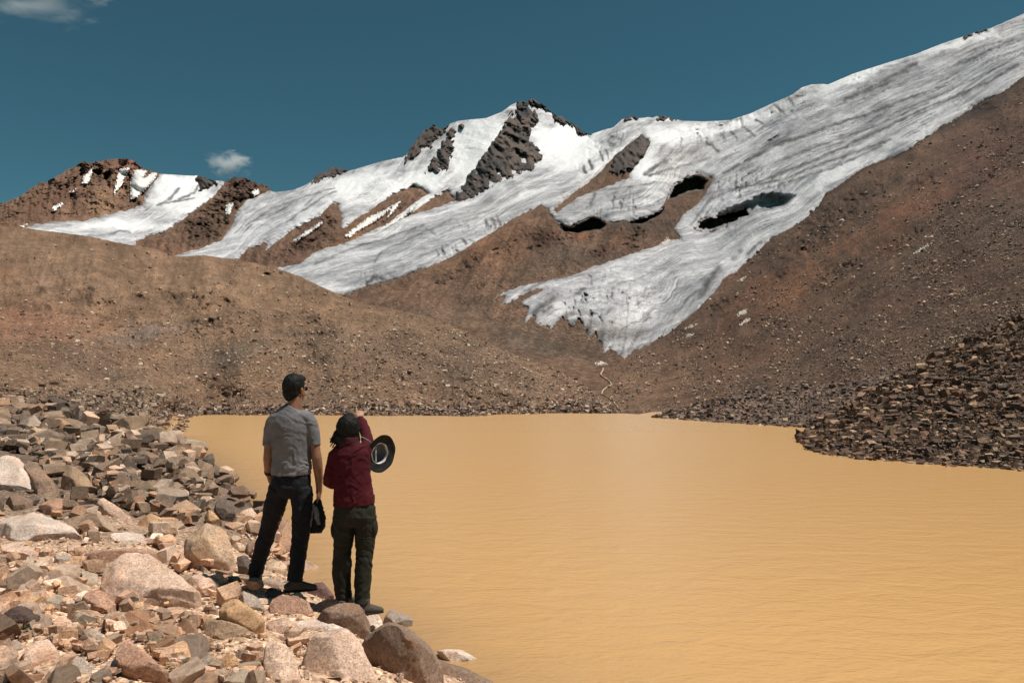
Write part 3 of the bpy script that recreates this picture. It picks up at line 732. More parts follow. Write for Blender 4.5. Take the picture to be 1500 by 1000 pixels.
LINES = [([(1060, 254), (1090, 238), (1130, 216), (1200, 191), (1290, 160), (1345, 138)], 1.7, 0.8), ([(1012, 330), (1040, 292), (1080, 276), (1150, 262), (1200, 241), (1260, 221), (1305, 204)], 1.4, 0.7),
         ([(1100, 272), (1150, 251), (1200, 232), (1300, 186), (1350, 161), (1400, 141), (1450, 119), (1492, 94)], 1.5, 0.75), ([(1238, 146), (1262, 136), (1290, 121), (1315, 108), (1342, 93)], 2.4, 0.8), ([(1255, 140), (1290, 127), (1330, 104)], 1.6, 0.6),
         ([(1080, 290), (1150, 268), (1220, 246), (1290, 214)], 1.2, 0.6), ([(1220, 285), (1270, 262), (1330, 230)], 1.1, 0.5), ([(1150, 232), (1210, 210), (1280, 186), (1360, 150)], 1.2, 0.6), ([(1300, 170), (1380, 138), (1460, 100), (1500, 78)], 1.1, 0.5), ([(1360, 110), (1420, 88), (1500, 50)], 1.3, 0.4),
         ([(1034, 209), (1042, 212), (1052, 221)], 1.8, 0.85), ([(1055, 196), (1062, 204)], 1.4, 0.7), ([(1072, 194), (1079, 202)], 1.4, 0.7), ([(1108, 176), (1118, 182)], 1.3, 0.7), ([(1135, 154), (1141, 158), (1147, 164)], 1.8, 0.85), ([(1156, 144), (1162, 152)], 1.5, 0.8), ([(1164, 140), (1174, 141)], 1.2, 0.7), ([(1090, 186), (1106, 199)], 1.2, 0.6),
         ([(508, 431), (535, 422), (575, 410), (617, 394)], 2.2, 0.85), ([(538, 416), (548, 406), (565, 410), (555, 420), (540, 420)], 2.2, 0.8), ([(462, 386), (520, 362), (560, 350), (620, 330)], 1.2, 0.5), ([(548, 384), (560, 368), (600, 350), (660, 322)], 1.3, 0.5), ([(647, 360), (650, 372)], 1.3, 0.8), ([(678, 350), (684, 358)], 1.4, 0.8), ([(689, 352), (696, 354)], 1.2, 0.7), ([(640, 366), (643, 376)], 1.1, 0.6),
         ([(625, 335), (640, 345), (700, 318)], 1.1, 0.4), ([(720, 320), (726, 334)], 1.4, 0.6), ([(728, 316), (734, 330)], 1.3, 0.6), ([(712, 322), (716, 336)], 1.2, 0.6), ([(855, 244), (858, 252)], 1.8, 0.8), ([(863, 236), (868, 246)], 1.8, 0.8), ([(880, 222), (884, 236)], 1.2, 0.7), ([(888, 220), (892, 232)], 1.2, 0.7), ([(893, 208), (900, 212)], 1.8, 0.8), ([(897, 200), (908, 203)], 1.5, 0.6),
         ([(825, 290), (850, 284), (900, 276), (960, 268)], 1.2, 0.5), ([(865, 300), (870, 290), (872, 282)], 1.6, 0.7), ([(980, 250), (1010, 240), (1040, 232)], 1.3, 0.5), ([(945, 255), (962, 242), (975, 236)], 2.4, 0.7), ([(950, 258), (985, 246)], 1.5, 0.6),
         ([(1028, 428), (1036, 416), (1046, 400), (1053, 392)], 4.0, 0.8), ([(1075, 378), (1085, 368)], 3.0, 0.6), ([(1095, 372), (1108, 358), (1115, 354)], 1.6, 0.6), ([(820, 412), (850, 402), (880, 398)], 1.0, 0.4), ([(844, 430), (856, 422)], 1.8, 0.7), ([(785, 405), (810, 408), (835, 402)], 1.2, 0.5), ([(918, 430), (920, 460), (915, 500), (912, 520)], 1.0, 0.35),
         ([(782, 460), (792, 448), (806, 440), (812, 436)], 3.2, 0.85), ([(796, 457), (808, 449)], 2.4, 0.8), ([(818, 474), (828, 464), (836, 460)], 3.0, 0.85), ([(828, 490), (838, 474), (848, 470)], 3.2, 0.7), ([(855, 500), (862, 480)], 3.0, 0.7), ([(880, 510), (884, 490)], 3.6, 0.7), ([(765, 428), (790, 415), (830, 405)], 1.6, 0.6),
         ([(160, 345), (175, 338), (190, 340)], 1.2, 0.4), ([(236, 300), (250, 290), (262, 276)], 1.6, 0.6), ([(262, 292), (285, 282), (291, 270)], 1.4, 0.6), ([(230, 300), (262, 294), (285, 290)], 1.2, 0.5), ([(360, 330), (400, 305), (440, 290)], 1.1, 0.4), ([(390, 320), (440, 290), (490, 275)], 1.1, 0.4), ([(420, 325), (470, 290), (492, 280)], 1.2, 0.35)]
lk = np.zeros(len(fx))
wbx, wby = fx + 1.6 * fbm(np.stack([fx * 0.11, fy * 0.11, 0 * fx + 41], -1), 3) * 2, fy + 1.6 * fbm(np.stack([fx * 0.11, fy * 0.11, 0 * fx + 51], -1), 3) * 2
brk = 1.0 + 1.0 * fbm(np.stack([fx * 0.09, fy * 0.09, 0 * fx + 61], -1), 3)
for line, w_, k_ in LINES:
    la = np.array(line, float); lo, hi = la.min(0) - 14, la.max(0) + 14
    m_ = (fx > lo[0]) & (fx < hi[0]) & (fy > lo[1]) & (fy < hi[1])
    x_, y_ = wbx[m_], wby[m_]; d2 = np.full(x_.shape, 1e9)
    for (ax, ay), (bx, by) in zip(la[:-1], la[1:]):
        L_ = (bx - ax) ** 2 + (by - ay) ** 2
        t_ = np.clip(((x_ - ax) * (bx - ax) + (y_ - ay) * (by - ay)) / L_, 0, 1)
        d2 = np.minimum(d2, (x_ - ax - t_ * (bx - ax)) ** 2 + (y_ - ay - t_ * (by - ay)) ** 2)
    lk[m_] = np.maximum(lk[m_], (0.25 + 0.8 * k_) * np.exp(-d2 / (w_ * w_ * 2.2)) * np.clip(brk[m_], 0.3, 1.15))
lk = np.clip(lk, 0, 0.92)
cI = cI * (1 - lk)[:, None] + np.array([0.14, 0.125, 0.115]) * lk[:, None]  # dirt lines, and crevasse shade painted dark into the ice colour
rim_shade = 0.5 * np.exp(-np.clip(-sdC, 0, 60) / 9.0) * (fy < 330)  # shading of the ice above the caves, painted into its colour
cI = cI * (1 - rim_shade)[:, None] + np.array([0.40, 0.40, 0.42]) * rim_shade[:, None]
SNW = [(700, 215, 60, 60, 20, 1.0), (830, 210, 60, 45, 0, 1.0), (600, 275, 70, 40, -30, 0.8), (520, 270, 60, 26, -15, 0.8), (450, 320, 60, 24, -40, 0.6), (265, 285, 60, 35, 0, 1.0), (180, 330, 90, 12, 0, 0.7), (1000, 195, 80, 20, -5, 0.8),
       (940, 240, 30, 40, 0, 0.8), (1080, 180, 80, 12, -20, 0.7), (1250, 112, 90, 10, -20, 0.9), (1400, 62, 90, 10, -20, 0.8), (880, 240, 60, 10, -35, 0.7), (760, 290, 60, 8, -25, 0.6), (890, 270, 40, 12, -10, 0.3), (1220, 260, 60, 10, -38, 0.7), (1330, 205, 90, 10, -32, 0.6)]
snw = 0
for (bx, by, rx, ry, rot, w_) in SNW:
    r_ = math.radians(rot); dx_, dy_ = fx - bx + wob * rx * 0.3, fy - by + wob * ry * 0.3
    snw = np.maximum(snw, w_ * np.exp(-(((dx_ * math.cos(r_) + dy_ * math.sin(r_)) / rx) ** 2 + ((-dx_ * math.sin(r_) + dy_ * math.cos(r_)) / ry) ** 2)))
snw = (1 - sst(0.1, 0.5, lk)) * sst(0.25, 0.75, snw + 0.25 * fbm(np.stack([fx * 0.05, fy * 0.09, 0 * fx + 31], -1), 4, 0.6))
cI = np.clip(cI, 0, 1.0)
cI = np.concatenate([cI, snw[:, None]], 1)
qi_x = fx[qi].mean(1); qi_y = fy[qi].mean(1)
left_ice = poly_sd(G_LEFT, qi_x, qi_y, 30) > -6
left_ice &= qi_x < 334
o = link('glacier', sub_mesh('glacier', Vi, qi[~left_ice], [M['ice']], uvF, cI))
tag(o, 'broad streaked white glacier flowing from the summit to the long snout', 'glacier', kind='structure')
o = link('glacier', sub_mesh('glacier', Vi, qi[left_ice], [M['ice']], uvF, cI))
tag(o, 'small separate glacier under the far left peak', 'glacier', kind='structure')

# --- rock crags standing proud of the snow
ccol = np.array([0.080, 0.063, 0.055])
for poly, lab in CRAGS:
    sd = poly_sd(poly, fx, fy, 20) + fbm(np.stack([fx * 0.22, fy * 0.22, 0 * fx + 1], -1), 3, 0.6) * 4.0
    ok = sd > -2.5
    q = quads[ok[quads].all(1)]
    if not len(q): continue
    us = np.unique(q)
    Dc = D0.copy()
    qq = Q[us] * 70.0
    u_ = (fx[us] * 0.55 + fy[us] * 0.83) * 0.05; w_ = (fx[us] * 0.83 - fy[us] * 0.55) * 0.11
    rr = 0.5 * fbm(qq * 0.8, 7, 0.72, ridged=True) + 2.2 * fbm(np.stack([w_ * 0.55, u_ * 0.7, 0 * u_ + 7], -1), 6, 0.62, ridged=True)
    Dc[us] = D0[us] * (1 - 0.024 - 0.016 * (1 - np.exp(-np.maximum(sd[us], 0) / 8.0)) - 0.017 * rr + 0.03 * sst(0.5, -2.5, sd[us]))
    Vc = P(fx, fy, Dc)
    warm = fbm(Q * 50.0, 3)[:, None] if len(us) > 3000 else 0.0
    cc = np.tile(ccol, (len(fx), 1)) * (1 + 0.8 * warm) + np.array([0.04, 0.015, 0.0]) * warm
    o = link('rock_crag', sub_mesh('rock_crag', Vc, q, [M['crag']], None, np.clip(cc, 0.01, 1)))
    tag(o, lab, 'crag', kind='structure')

# --- separate snow patches (own finer grid)
Dg = Dr.reshape(shp)
Dmin = Dg.copy()
for di in range(-3, 4):
    for dj in range(-3, 4):
        Dmin = np.minimum(Dmin, Dg[np.arange(NX).__add__(di).clip(0, NX - 1)][:, (np.arange(NR) + dj).clip(0, NR - 1)])
def box(A, r):
    B = A * 0
    for di in range(-r, r + 1): B = B + A[(np.arange(NX) + di).clip(0, NX - 1)]
    A2 = B / (2 * r + 1); B = A * 0
    for dj in range(-r, r + 1): B = B + A2[:, (np.arange(NR) + dj).clip(0, NR - 1)]
    return B / (2 * r + 1)
Dsm = box(box(Dmin, 3), 2)
Dsm2 = box(box(Dg, 2), 1) * 0.997
for poly, lab in SNOWP:
    pa = np.array(poly, float)
    x0, y0 = pa.min(0) - 3; x1, y1 = pa.max(0) + 3
    gx = np.arange(x0, x1, 0.5); gy = np.arange(y0, y1, 0.5)
    X, Y = np.meshgrid(gx, gy, indexing='ij'); sh = X.shape
    X, Y = X.ravel(), Y.ravel()
    sd = poly_sd(poly, X, Y, 10) + fbm(np.stack([X * 0.35, Y * 0.35, 0 * X], -1), 4, 0.7) * 2.6
    Dl = np.exp(tpsM(X, Y))
    fi = ((X + 70) / (1630.0 / (NX - 1))).clip(0, NX - 2.001); i0 = fi.astype(int); fi = fi - i0
    def col_at(i_):
        fj = ((Y - topY[i_]) / (botY[i_] - topY[i_]) * (NR - 1)).clip(0, NR - 2.001); j0 = fj.astype(int); fj = fj - j0
        return Dsm[i_, j0] * (1 - fj) + Dsm[i_, j0 + 1] * fj
    Dsurf = col_at(i0) * (1 - fi) + col_at(i0 + 1) * fi
    if x0 > 850:
        Ds2 = Dsm2
        def col_at(i_):
            fj = ((Y - topY[i_]) / (botY[i_] - topY[i_]) * (NR - 1)).clip(0, NR - 2.001); j0 = fj.astype(int); fj = fj - j0
            return Ds2[i_, j0] * (1 - fj) + Ds2[i_, j0 + 1] * fj
        Dsurf = col_at(i0) * (1 - fi) + col_at(i0 + 1) * fi
    Dp = Dsurf * (1 - 0.003 * sst(-0.5, 2.5, sd))
    ok_sky = Y > np.interp(X, cx, topY) + 1.0
    gi = np.arange(len(X)).reshape(sh)
    q = np.stack([gi[:-1, :-1], gi[:-1, 1:], gi[1:, 1:], gi[1:, :-1]], -1).reshape(-1, 4)
    ok = (sd > -0.3) & ok_sky
    q = q[ok[q].all(1)]
    if len(q) < 2: continue
    o = link('snow_patch', sub_mesh('snow_patch', P(X, Y, Dp), q, [M['snow']]))
    o.color = (0.52, 0.44, 0.37, 1) if pa[:, 0].min() > 850 else (0.70, 0.67, 0.64, 1)
    tag(o, lab, 'snow patch', group='snow patches on the brown slopes')

# ------------------------------------------------------------------ moraine hill behind the lake
def shoreD(py): return (H) * 1.0 / -ray(750, py)[1]
hc = [(-90, 328, 420), (0, 332, 400), (130, 347, 380), (250, 377, 340), (345, 381, 330), (440, 406, 300), (520, 442, 260), (600, 459, 270), (700, 496, 240), (800, 537, 200), (860, 566, 150),
      (0, 400, 230), (150, 410, 225), (300, 430, 215), (450, 450, 222), (520, 470, 215), (0, 470, 165), (150, 470, 178), (300, 480, 190), (400, 478, 195), (350, 510, 158), (450, 510, 168), (600, 510, 170), (700, 540, 150),
      (0, 530, 78), (100, 540, 82), (180, 560, 84), (250, 560, 110), (350, 545, 122), (500, 560, 120), (650, 575, 115), (780, 585, 112), (0, 590, 46), (100, 600, 50), (180, 615, 52), (230, 625, 55), (205, 590, 66), (250, 590, 84), (0, 650, 36), (150, 650, 42), (-90, 500, 90), (-90, 620, 38)]
SH_FAR = [(255, 607), (280, 608), (330, 607), (400, 607.5), (500, 608), (600, 608.5), (700, 609), (740, 606), (800, 605), (870, 605), (905, 605)]
SH_SPUR = [(262, 616), (270, 626), (262, 634), (245, 641), (225, 648)]
for (x, y) in SH_FAR + SH_SPUR: hc.append((x, y, float(shoreD(y))))
ha = np.array(hc, float)
tpsH = TPS(ha[:, :2], np.log(ha[:, 2]), 5e-4)
hx = np.linspace(-80, 915, 540); NRH = 205
htop = lin_y(HILL_TOP, hx) + fbm(np.stack([hx * 0.06, 0 * hx, 0 * hx], -1), 4) * 2.0
hbot = np.where(hx < 250, 668, 622)
hbot = np.interp(hx, [-80, 225, 262, 290, 915], [668, 664, 640, 622, 622])
X = np.repeat(hx[:, None], NRH, 1); Y = htop[:, None] + (hbot - htop)[:, None] * np.linspace(0, 1, NRH)[None]
hsh = X.shape; X, Y = X.ravel(), Y.ravel()
DH = np.exp(tpsH(X, Y))
# below the waterline the ground keeps going down
a_, b_ = ray(X, Y)
QH = np.stack([a_, b_, np.log(DH) * 0.06], -1)
shore_fade = sst(0.0, 2.5, H + b_ * DH)
hum = fbm(QH * 9.0, 3, 0.5); mid = fbm(QH * 28.0, 4, 0.55); fine = fbm(QH * 120.0, 4, 0.65)
rills = fbm(np.stack([X * 0.07 + Y * 0.02, Y * 0.012, 0 * X], -1), 4, 0.5, ridged=True) * sst(470, 400, Y)
mid2 = fbm(QH * 55.0 + 4, 4, 0.6, ridged=True)
diag = fbm(np.stack([(X * 0.45 + Y * 0.9) * 0.035, (X * 0.9 - Y * 0.45) * 0.008, 0 * X + 2], -1), 4, 0.55, ridged=True) * sst(420, 480, Y) * sst(250, 450, X)
Dh = DH * (1 - (0.070 * hum + 0.050 * mid + 0.016 * mid2 + 0.016 * rills + 0.016 * diag) * shore_fade - 0.009 * fine)
RIDG = [([(392, 500), (430, 482), (500, 470), (560, 470), (620, 486), (680, 508), (740, 530), (800, 556), (850, 580)], 0.05, 34),
        ([(520, 500), (580, 505), (640, 515), (700, 540), (740, 560), (780, 585)], 0.08, 25), ([(250, 470), (330, 455), (400, 448), (460, 452), (520, 462)], 0.04, 26),
        ([(-80, 480), (0, 470), (80, 478), (150, 492), (210, 515), (250, 545)], 0.10, 34), ([(100, 420), (180, 412), (260, 420), (330, 440)], 0.035, 25), ([(560, 520), (620, 545), (680, 565), (740, 590)], 0.05, 22)]
jr = fbm(np.stack([X * 0.03, Y * 0.05, 0 * X + 8], -1), 4, 0.6) * 10
for line, am, wd in RIDG:
    la = np.array(line, float)
    yl = np.interp(X, la[:, 0], la[:, 1]) + jr
    ends = sst(la[0, 0] - 5, la[0, 0] + 50, X) * sst(la[-1, 0] + 5, la[-1, 0] - 50, X)
    below = Y - yl
    Dh = Dh * (1 - am * ends * sst(-5.0, 7.0, below) * np.exp(-np.maximum(below, 0) / wd) * shore_fade)
    Dh = Dh * (1 + am * 0.25 * ends * np.exp(-np.maximum(-below, 0) / 14.0) * (below <= 0) * shore_fade)
hol = np.exp(-(((X - 345) / 55) ** 2 + ((Y - 520) / 20) ** 2))
hol2 = np.exp(-(((X - 680) / 14) ** 2 + ((Y - 466) / 3.5) ** 2)) + np.exp(-(((X - 391) / 5) ** 2 + ((Y - 402) / 3) ** 2))
Dh = Dh * (1 + 0.05 * hol2)
VH = P(X, Y, Dh)
HBL = [(470, 490, 70, 8, 3, (0.13, 0.095, 0.07), 0.7), (620, 500, 60, 9, 18, (0.12, 0.085, 0.062), 0.7), (720, 545, 60, 10, 25, (0.125, 0.085, 0.06), 0.7), (400, 462, 90, 7, 3, (0.15, 0.105, 0.075), 0.6), (200, 440, 90, 8, 8, (0.16, 0.105, 0.075), 0.6), (120, 520, 80, 12, 20, (0.14, 0.095, 0.07), 0.6), (560, 540, 80, 8, 10, (0.14, 0.10, 0.07), 0.6), (60, 360, 110, 8, 6, (0.17, 0.115, 0.08), 0.5), (420, 425, 60, 8, 15, (0.17, 0.12, 0.08), 0.5), (60, 400, 120, 30, 5, (0.25, 0.165, 0.11), 0.8), (300, 410, 150, 30, 8, (0.235, 0.155, 0.10), 0.8), (30, 475, 110, 26, 5, (0.27, 0.14, 0.09), 0.75), (5, 400, 25, 14, 0, (0.34, 0.18, 0.10), 0.5), (150, 475, 20, 8, 0, (0.30, 0.16, 0.10), 0.4),
       (210, 490, 60, 12, -12, (0.19, 0.155, 0.135), 0.8), (340, 520, 55, 22, -10, (0.105, 0.085, 0.066), 0.85), (300, 600, 60, 8, 0, (0.14, 0.09, 0.066), 0.6), (150, 580, 90, 30, 30, (0.17, 0.12, 0.085), 0.7), (210, 590, 30, 45, -45, (0.19, 0.14, 0.095), 0.8),
       (650, 540, 120, 30, 20, (0.135, 0.092, 0.065), 0.8), (560, 470, 80, 14, 12, (0.22, 0.145, 0.09), 0.7), (480, 510, 80, 20, 5, (0.15, 0.105, 0.075), 0.7), (780, 560, 80, 20, 25, (0.18, 0.12, 0.08), 0.7), (690, 500, 60, 10, 20, (0.12, 0.09, 0.07), 0.6), (450, 575, 90, 16, 0, (0.20, 0.135, 0.09), 0.7), (500, 604, 300, 4, 0, (0.12, 0.075, 0.06), 0.7)]
wobH = fbm(np.stack([X * 0.02, Y * 0.035, 0 * X], -1), 4, 0.6) * 2.0
cH = paint((0.205, 0.13, 0.082), HBL, X, Y, wobH) * (1 + 0.45 * mid + 0.4 * fine + 0.2 * mid2)[:, None]
cH = cH * 0.72 * np.array([1.04, 0.98, 0.94])
vein = fbm(np.stack([X * 0.02 + 3, Y * 0.05, 0 * X + 4], -1), 5, 0.62)
cH = cH * (1 + 0.55 * vein)[:, None]
cH = np.clip(cH, 0.02, 1)
hi = np.arange(len(X)).reshape(hsh)
hq = np.stack([hi[:-1, :-1], hi[:-1, 1:], hi[1:, 1:], hi[1:, :-1]], -1).reshape(-1, 4)
o = link('hill', mk_mesh('hill', VH, hq, [M['hill']], True, None, cH))
tag(o, 'wide brown moraine hill of loose debris behind the far lake shore', 'hill', kind='structure')
Bk = back_side(VH.reshape(hsh + (3,))[:, 0, :], 0.6, 160.0)
nb = Bk.shape[1]; bi = np.arange(len(hx) * nb).reshape(len(hx), nb)
bq = np.stack([bi[:-1, :-1], bi[1:, :-1], bi[1:, 1:], bi[:-1, 1:]], -1).reshape(-1, 4)
bv = Bk.reshape(-1, 3)
o = link('hill_back', mk_mesh('hill_back', bv, bq, [M['hill']], True, None, np.tile(np.array([0.2, 0.13, 0.09]), (len(bv), 1))))
tag(o, 'hidden far side of the moraine hill', 'hill', kind='structure')

# ------------------------------------------------------------------ right hand shore banks
def bank_layer(name, top, shore, topD, label, nx, nr, amp, colr, blobs=(), extra_px=14):
    xs = np.linspace(top[0][0], top[-1][0], nx)
    ty = lin_y(top, xs); sy = lin_y(shore, xs)
    by = sy + extra_px
    tD = np.interp(xs, [t[0] for t in topD], [t[1] for t in topD])
    sD = H / -ray(xs, sy)[1]
    tcol = np.linspace(0, 1, nr)
    X = np.repeat(xs[:, None], nr, 1); Y = ty[:, None] + (by - ty)[:, None] * tcol[None]
    k = np.clip((Y - ty[:, None]) / (sy - ty)[:, None], 0, 1.3)
    zt = H + ray(xs, ty)[1] * tD
    lD = np.log(tD)[:, None] * (1 - k) + np.log(sD)[:, None] * k
    D = np.exp(lD)
    sh = X.shape; X, Y, D, k = X.ravel(), Y.ravel(), D.ravel(), k.ravel()
    a, b = ray(X, Y)
    q = np.stack([a, b, np.log(D) * 0.10], -1)
    e = sst(1.0, 0.9, k)
    D = D * (1 - amp * fbm(q * 22, 4, 0.55) * e - amp * 0.35 * fbm(q * 110, 4, 0.65))
    V = P(X, Y, D)
    c = paint(colr, blobs, X, Y, fbm(np.stack([X * 0.03, Y * 0.05, 0 * X], -1), 3) * 2)
    c = np.clip(c * (1 + 0.4 * fbm(q * 60, 4, 0.6))[:, None], 0.01, 1)
    gi = np.arange(len(X)).reshape(sh)
    fq = np.stack([gi[:-1, :-1], gi[:-1, 1:], gi[1:, 1:], gi[1:, :-1]], -1).reshape(-1, 4)
    o = link(name, mk_mesh(name, V, fq, [M['hill']], True, None, c))
    tag(o, label, 'shore bank', kind='structure')
    Bk = back_side(V.reshape(sh + (3,))[:, 0, :], 0.9, 14.0, 4)
    Bk[:, 1:, 2] = np.minimum(Bk[:, 1:, 2], Bk[:, :1, 2] - 0.3 * np.arange(1, 5)[None])
    nb = Bk.shape[1]; bi = np.arange(nx * nb).reshape(nx, nb)
    bq = np.stack([bi[:-1, :-1], bi[1:, :-1], bi[1:, 1:], bi[:-1, 1:]], -1).reshape(-1, 4)
    bo = link(name + '_back', mk_mesh(name + '_back', Bk.reshape(-1, 3), bq, [M['hill']], True, None, np.tile(np.array(colr), (nx * nb, 1))))
    tag(bo, 'rear side of the ' + name.replace('_', ' '), 'shore bank', kind='structure')
    return X, Y, D
FARB = bank_layer('low_spit', [(955, 610.5), (975, 604), (1000, 597), (1050, 583), (1100, 572), (1160, 566), (1230, 560), (1330, 540)],
                  [(955, 611), (1000, 614), (1050, 618), (1100, 621), (1180, 626), (1230, 634), (1330, 650)],
                  [(955, 82), (1000, 88), (1100, 90), (1230, 72), (1330, 64)], 'low stony spit on the far right shore behind the scree bank', 240, 60, 0.02, (0.12, 0.08, 0.062),
                  [(1050, 600, 60, 10, 0, (0.13, 0.075, 0.06), 0.6)], 6)
NEARB = bank_layer('scree_bank', [(1168, 640), (1185, 627), (1210, 612), (1250, 590), (1300, 560), (1350, 532), (1400, 505), (1450, 480), (1500, 456), (1580, 420)],
                   [(1168, 641), (1185, 655), (1210, 662), (1250, 668), (1300, 673), (1350, 677), (1400, 681), (1450, 684), (1500, 688), (1580, 695)],
                   [(1168, 42), (1250, 44), (1350, 46), (1500, 46), (1580, 45)], 'steep dark scree bank at the right edge of the lake', 330, 150, 0.02, (0.085, 0.062, 0.05),
                   [(1480, 480, 60, 30, 0, (0.15, 0.10, 0.07), 0.7), (1300, 600, 60, 20, -30, (0.11, 0.07, 0.055), 0.6), (1350, 660, 200, 14, 3, (0.065, 0.048, 0.040), 0.7)])

# ------------------------------------------------------------------ left bank ground
th = np.radians(np.linspace(-98, 62, 330))
rr_ = np.geomspace(0.6, 60.0, 280)
TH, RR = np.meshgrid(th, rr_, indexing='ij')
gx = (RR * np.sin(TH)).ravel(); gy = (RR * np.cos(TH)).ravel()
gz, gs = bank_z(gx, gy)
q = np.stack([gx, gy, gz], -1)
gz = gz + 0.012 * fbm(q * 14.0, 3) * sst(30, 8, RR.ravel())
gi = np.arange(len(gx)).reshape(TH.shape)
gq = np.stack([gi[:-1, :-1], gi[1:, :-1], gi[1:, 1:], gi[:-1, 1:]], -1).reshape(-1, 4)
wet = sst(0.35, 0.0, gs)
gc = np.tile(np.array([0.48, 0.32, 0.215]), (len(gx), 1))
fd = sst(6, 13, gy)[:, None]
gc = gc * (1 - fd) + np.array([0.15, 0.105, 0.075]) * fd
gc = gc * (1 + 0.35 * fbm(q * 1.3, 4))[:, None]
gc = gc * (1 - 0.5 * wet)[:, None]
keep = (gs > -9)
gq = gq[keep[gq].all(1)]
o = link('ground', sub_mesh('ground', np.stack([gx, gy, gz], -1), gq, [M['bank']], None, gc))
tag(o, 'sandy gravel ground of the near left bank between the boulders', 'ground', kind='structure')

# ------------------------------------------------------------------ lake
t = NT('silty_water')
g = t.obj_coord()
mp = t.obj_coord((1.0, 1.7, 1)); mp2 = t.obj_coord((2.4, 4.2, 1))
w1 = t.noise(mp, 1.6, 3, 0.55, 0.6)
w2 = t.noise(mp2, 4.0, 3, 0.6, 0.3)
w3 = t.noise(g, 0.05, 3, 0.5)
geo = t.n('ShaderNodeAttribute'); geo.attribute_name = 'Col'
c = t.mix(t.ramp(w3, [(0.35, 0.0), (0.65, 0.5)]), (0.525, 0.300, 0.112), (0.50, 0.288, 0.120))
c = t.mix(1.0, c, geo.outputs['Color'], 'MULTIPLY')
b1 = t.bump(w1, 0.6, 0.055)
b2 = t.bump(w2, 0.5, 0.022, b1)
M['water'] = t.set(c, 0.22, b2, 0.5)
M['water'].node_tree.nodes['Principled BSDF'].inputs['IOR'].default_value = 1.33
wx = np.concatenate([np.linspace(-60, -14, 24), np.linspace(-13, 8, 120), np.linspace(9, 130, 40)])
wy = np.concatenate([np.linspace(-30, 2, 16), np.linspace(2.3, 26, 130), np.linspace(27, 130, 60)])
WX, WY = np.meshgrid(wx, wy, indexing='ij'); wsh = WX.shape
bz, bs = bank_z(WX.ravel(), WY.ravel())
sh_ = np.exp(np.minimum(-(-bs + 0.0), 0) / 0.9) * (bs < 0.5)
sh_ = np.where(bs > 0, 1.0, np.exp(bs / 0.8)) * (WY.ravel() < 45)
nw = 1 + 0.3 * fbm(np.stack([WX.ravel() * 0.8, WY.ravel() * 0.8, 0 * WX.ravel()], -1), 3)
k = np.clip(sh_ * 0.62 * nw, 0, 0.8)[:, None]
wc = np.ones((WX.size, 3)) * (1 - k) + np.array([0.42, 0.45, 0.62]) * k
gi = np.arange(WX.size).reshape(wsh)
wq = np.stack([gi[:-1, :-1], gi[1:, :-1], gi[1:, 1:], gi[:-1, 1:]], -1).reshape(-1, 4)
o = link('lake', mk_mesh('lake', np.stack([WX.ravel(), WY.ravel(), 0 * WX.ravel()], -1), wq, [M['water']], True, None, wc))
tag(o, 'opaque ochre brown glacial lake with fine ripples', 'lake', kind='structure')

# ------------------------------------------------------------------ meltwater stream
st = [(884, 538), (880, 548), (892, 556), (896, 562), (884, 570), (881, 576), (893, 582), (900, 588), (905, 596), (915, 602)]
sa = np.array(st, float)
par = np.linspace(0, len(st) - 1, 90)
sx = np.interp(par, range(len(st)), sa[:, 0]) + fbm(np.stack([par * 1.3, 0 * par, 0 * par], -1), 3) * 3
sy = np.interp(par, range(len(st)), sa[:, 1])
def surfD(X, Y):
    ii = np.round((X + 70) / (1630.0 / (NX - 1))).astype(int).clip(0, NX - 1)
    jj = np.round((Y - topY[ii]) / (botY[ii] - topY[ii]) * (NR - 1)).astype(int).clip(0, NR - 1)
    return Dr.reshape(shp)[ii, jj]
sD_ = box(np.tile(surfD(sx, sy)[:, None], (1, 3)).repeat(1, 1), 0)[:, 0] if False else np.convolve(np.pad(surfD(sx, sy), 4, 'edge'), np.ones(9) / 9, 'valid')
L = P(sx - 0.9, sy, sD_ * 0.955); R_ = P(sx + 0.9, sy + 0.7, sD_ * 0.955)
V = np.stack([L, R_], 1).reshape(-1, 3)
i2 = np.arange(0, 2 * 89, 2)
ts = NT('pale_stream'); ts.set((0.42, 0.30, 0.18), 0.3)
o = link('stream', mk_mesh('stream', V, np.stack([i2, i2 + 1, i2 + 3, i2 + 2], -1), [ts.m]))
tag(o, 'thin pale meltwater stream running from the glacier snout to the lake', 'stream', kind='structure')

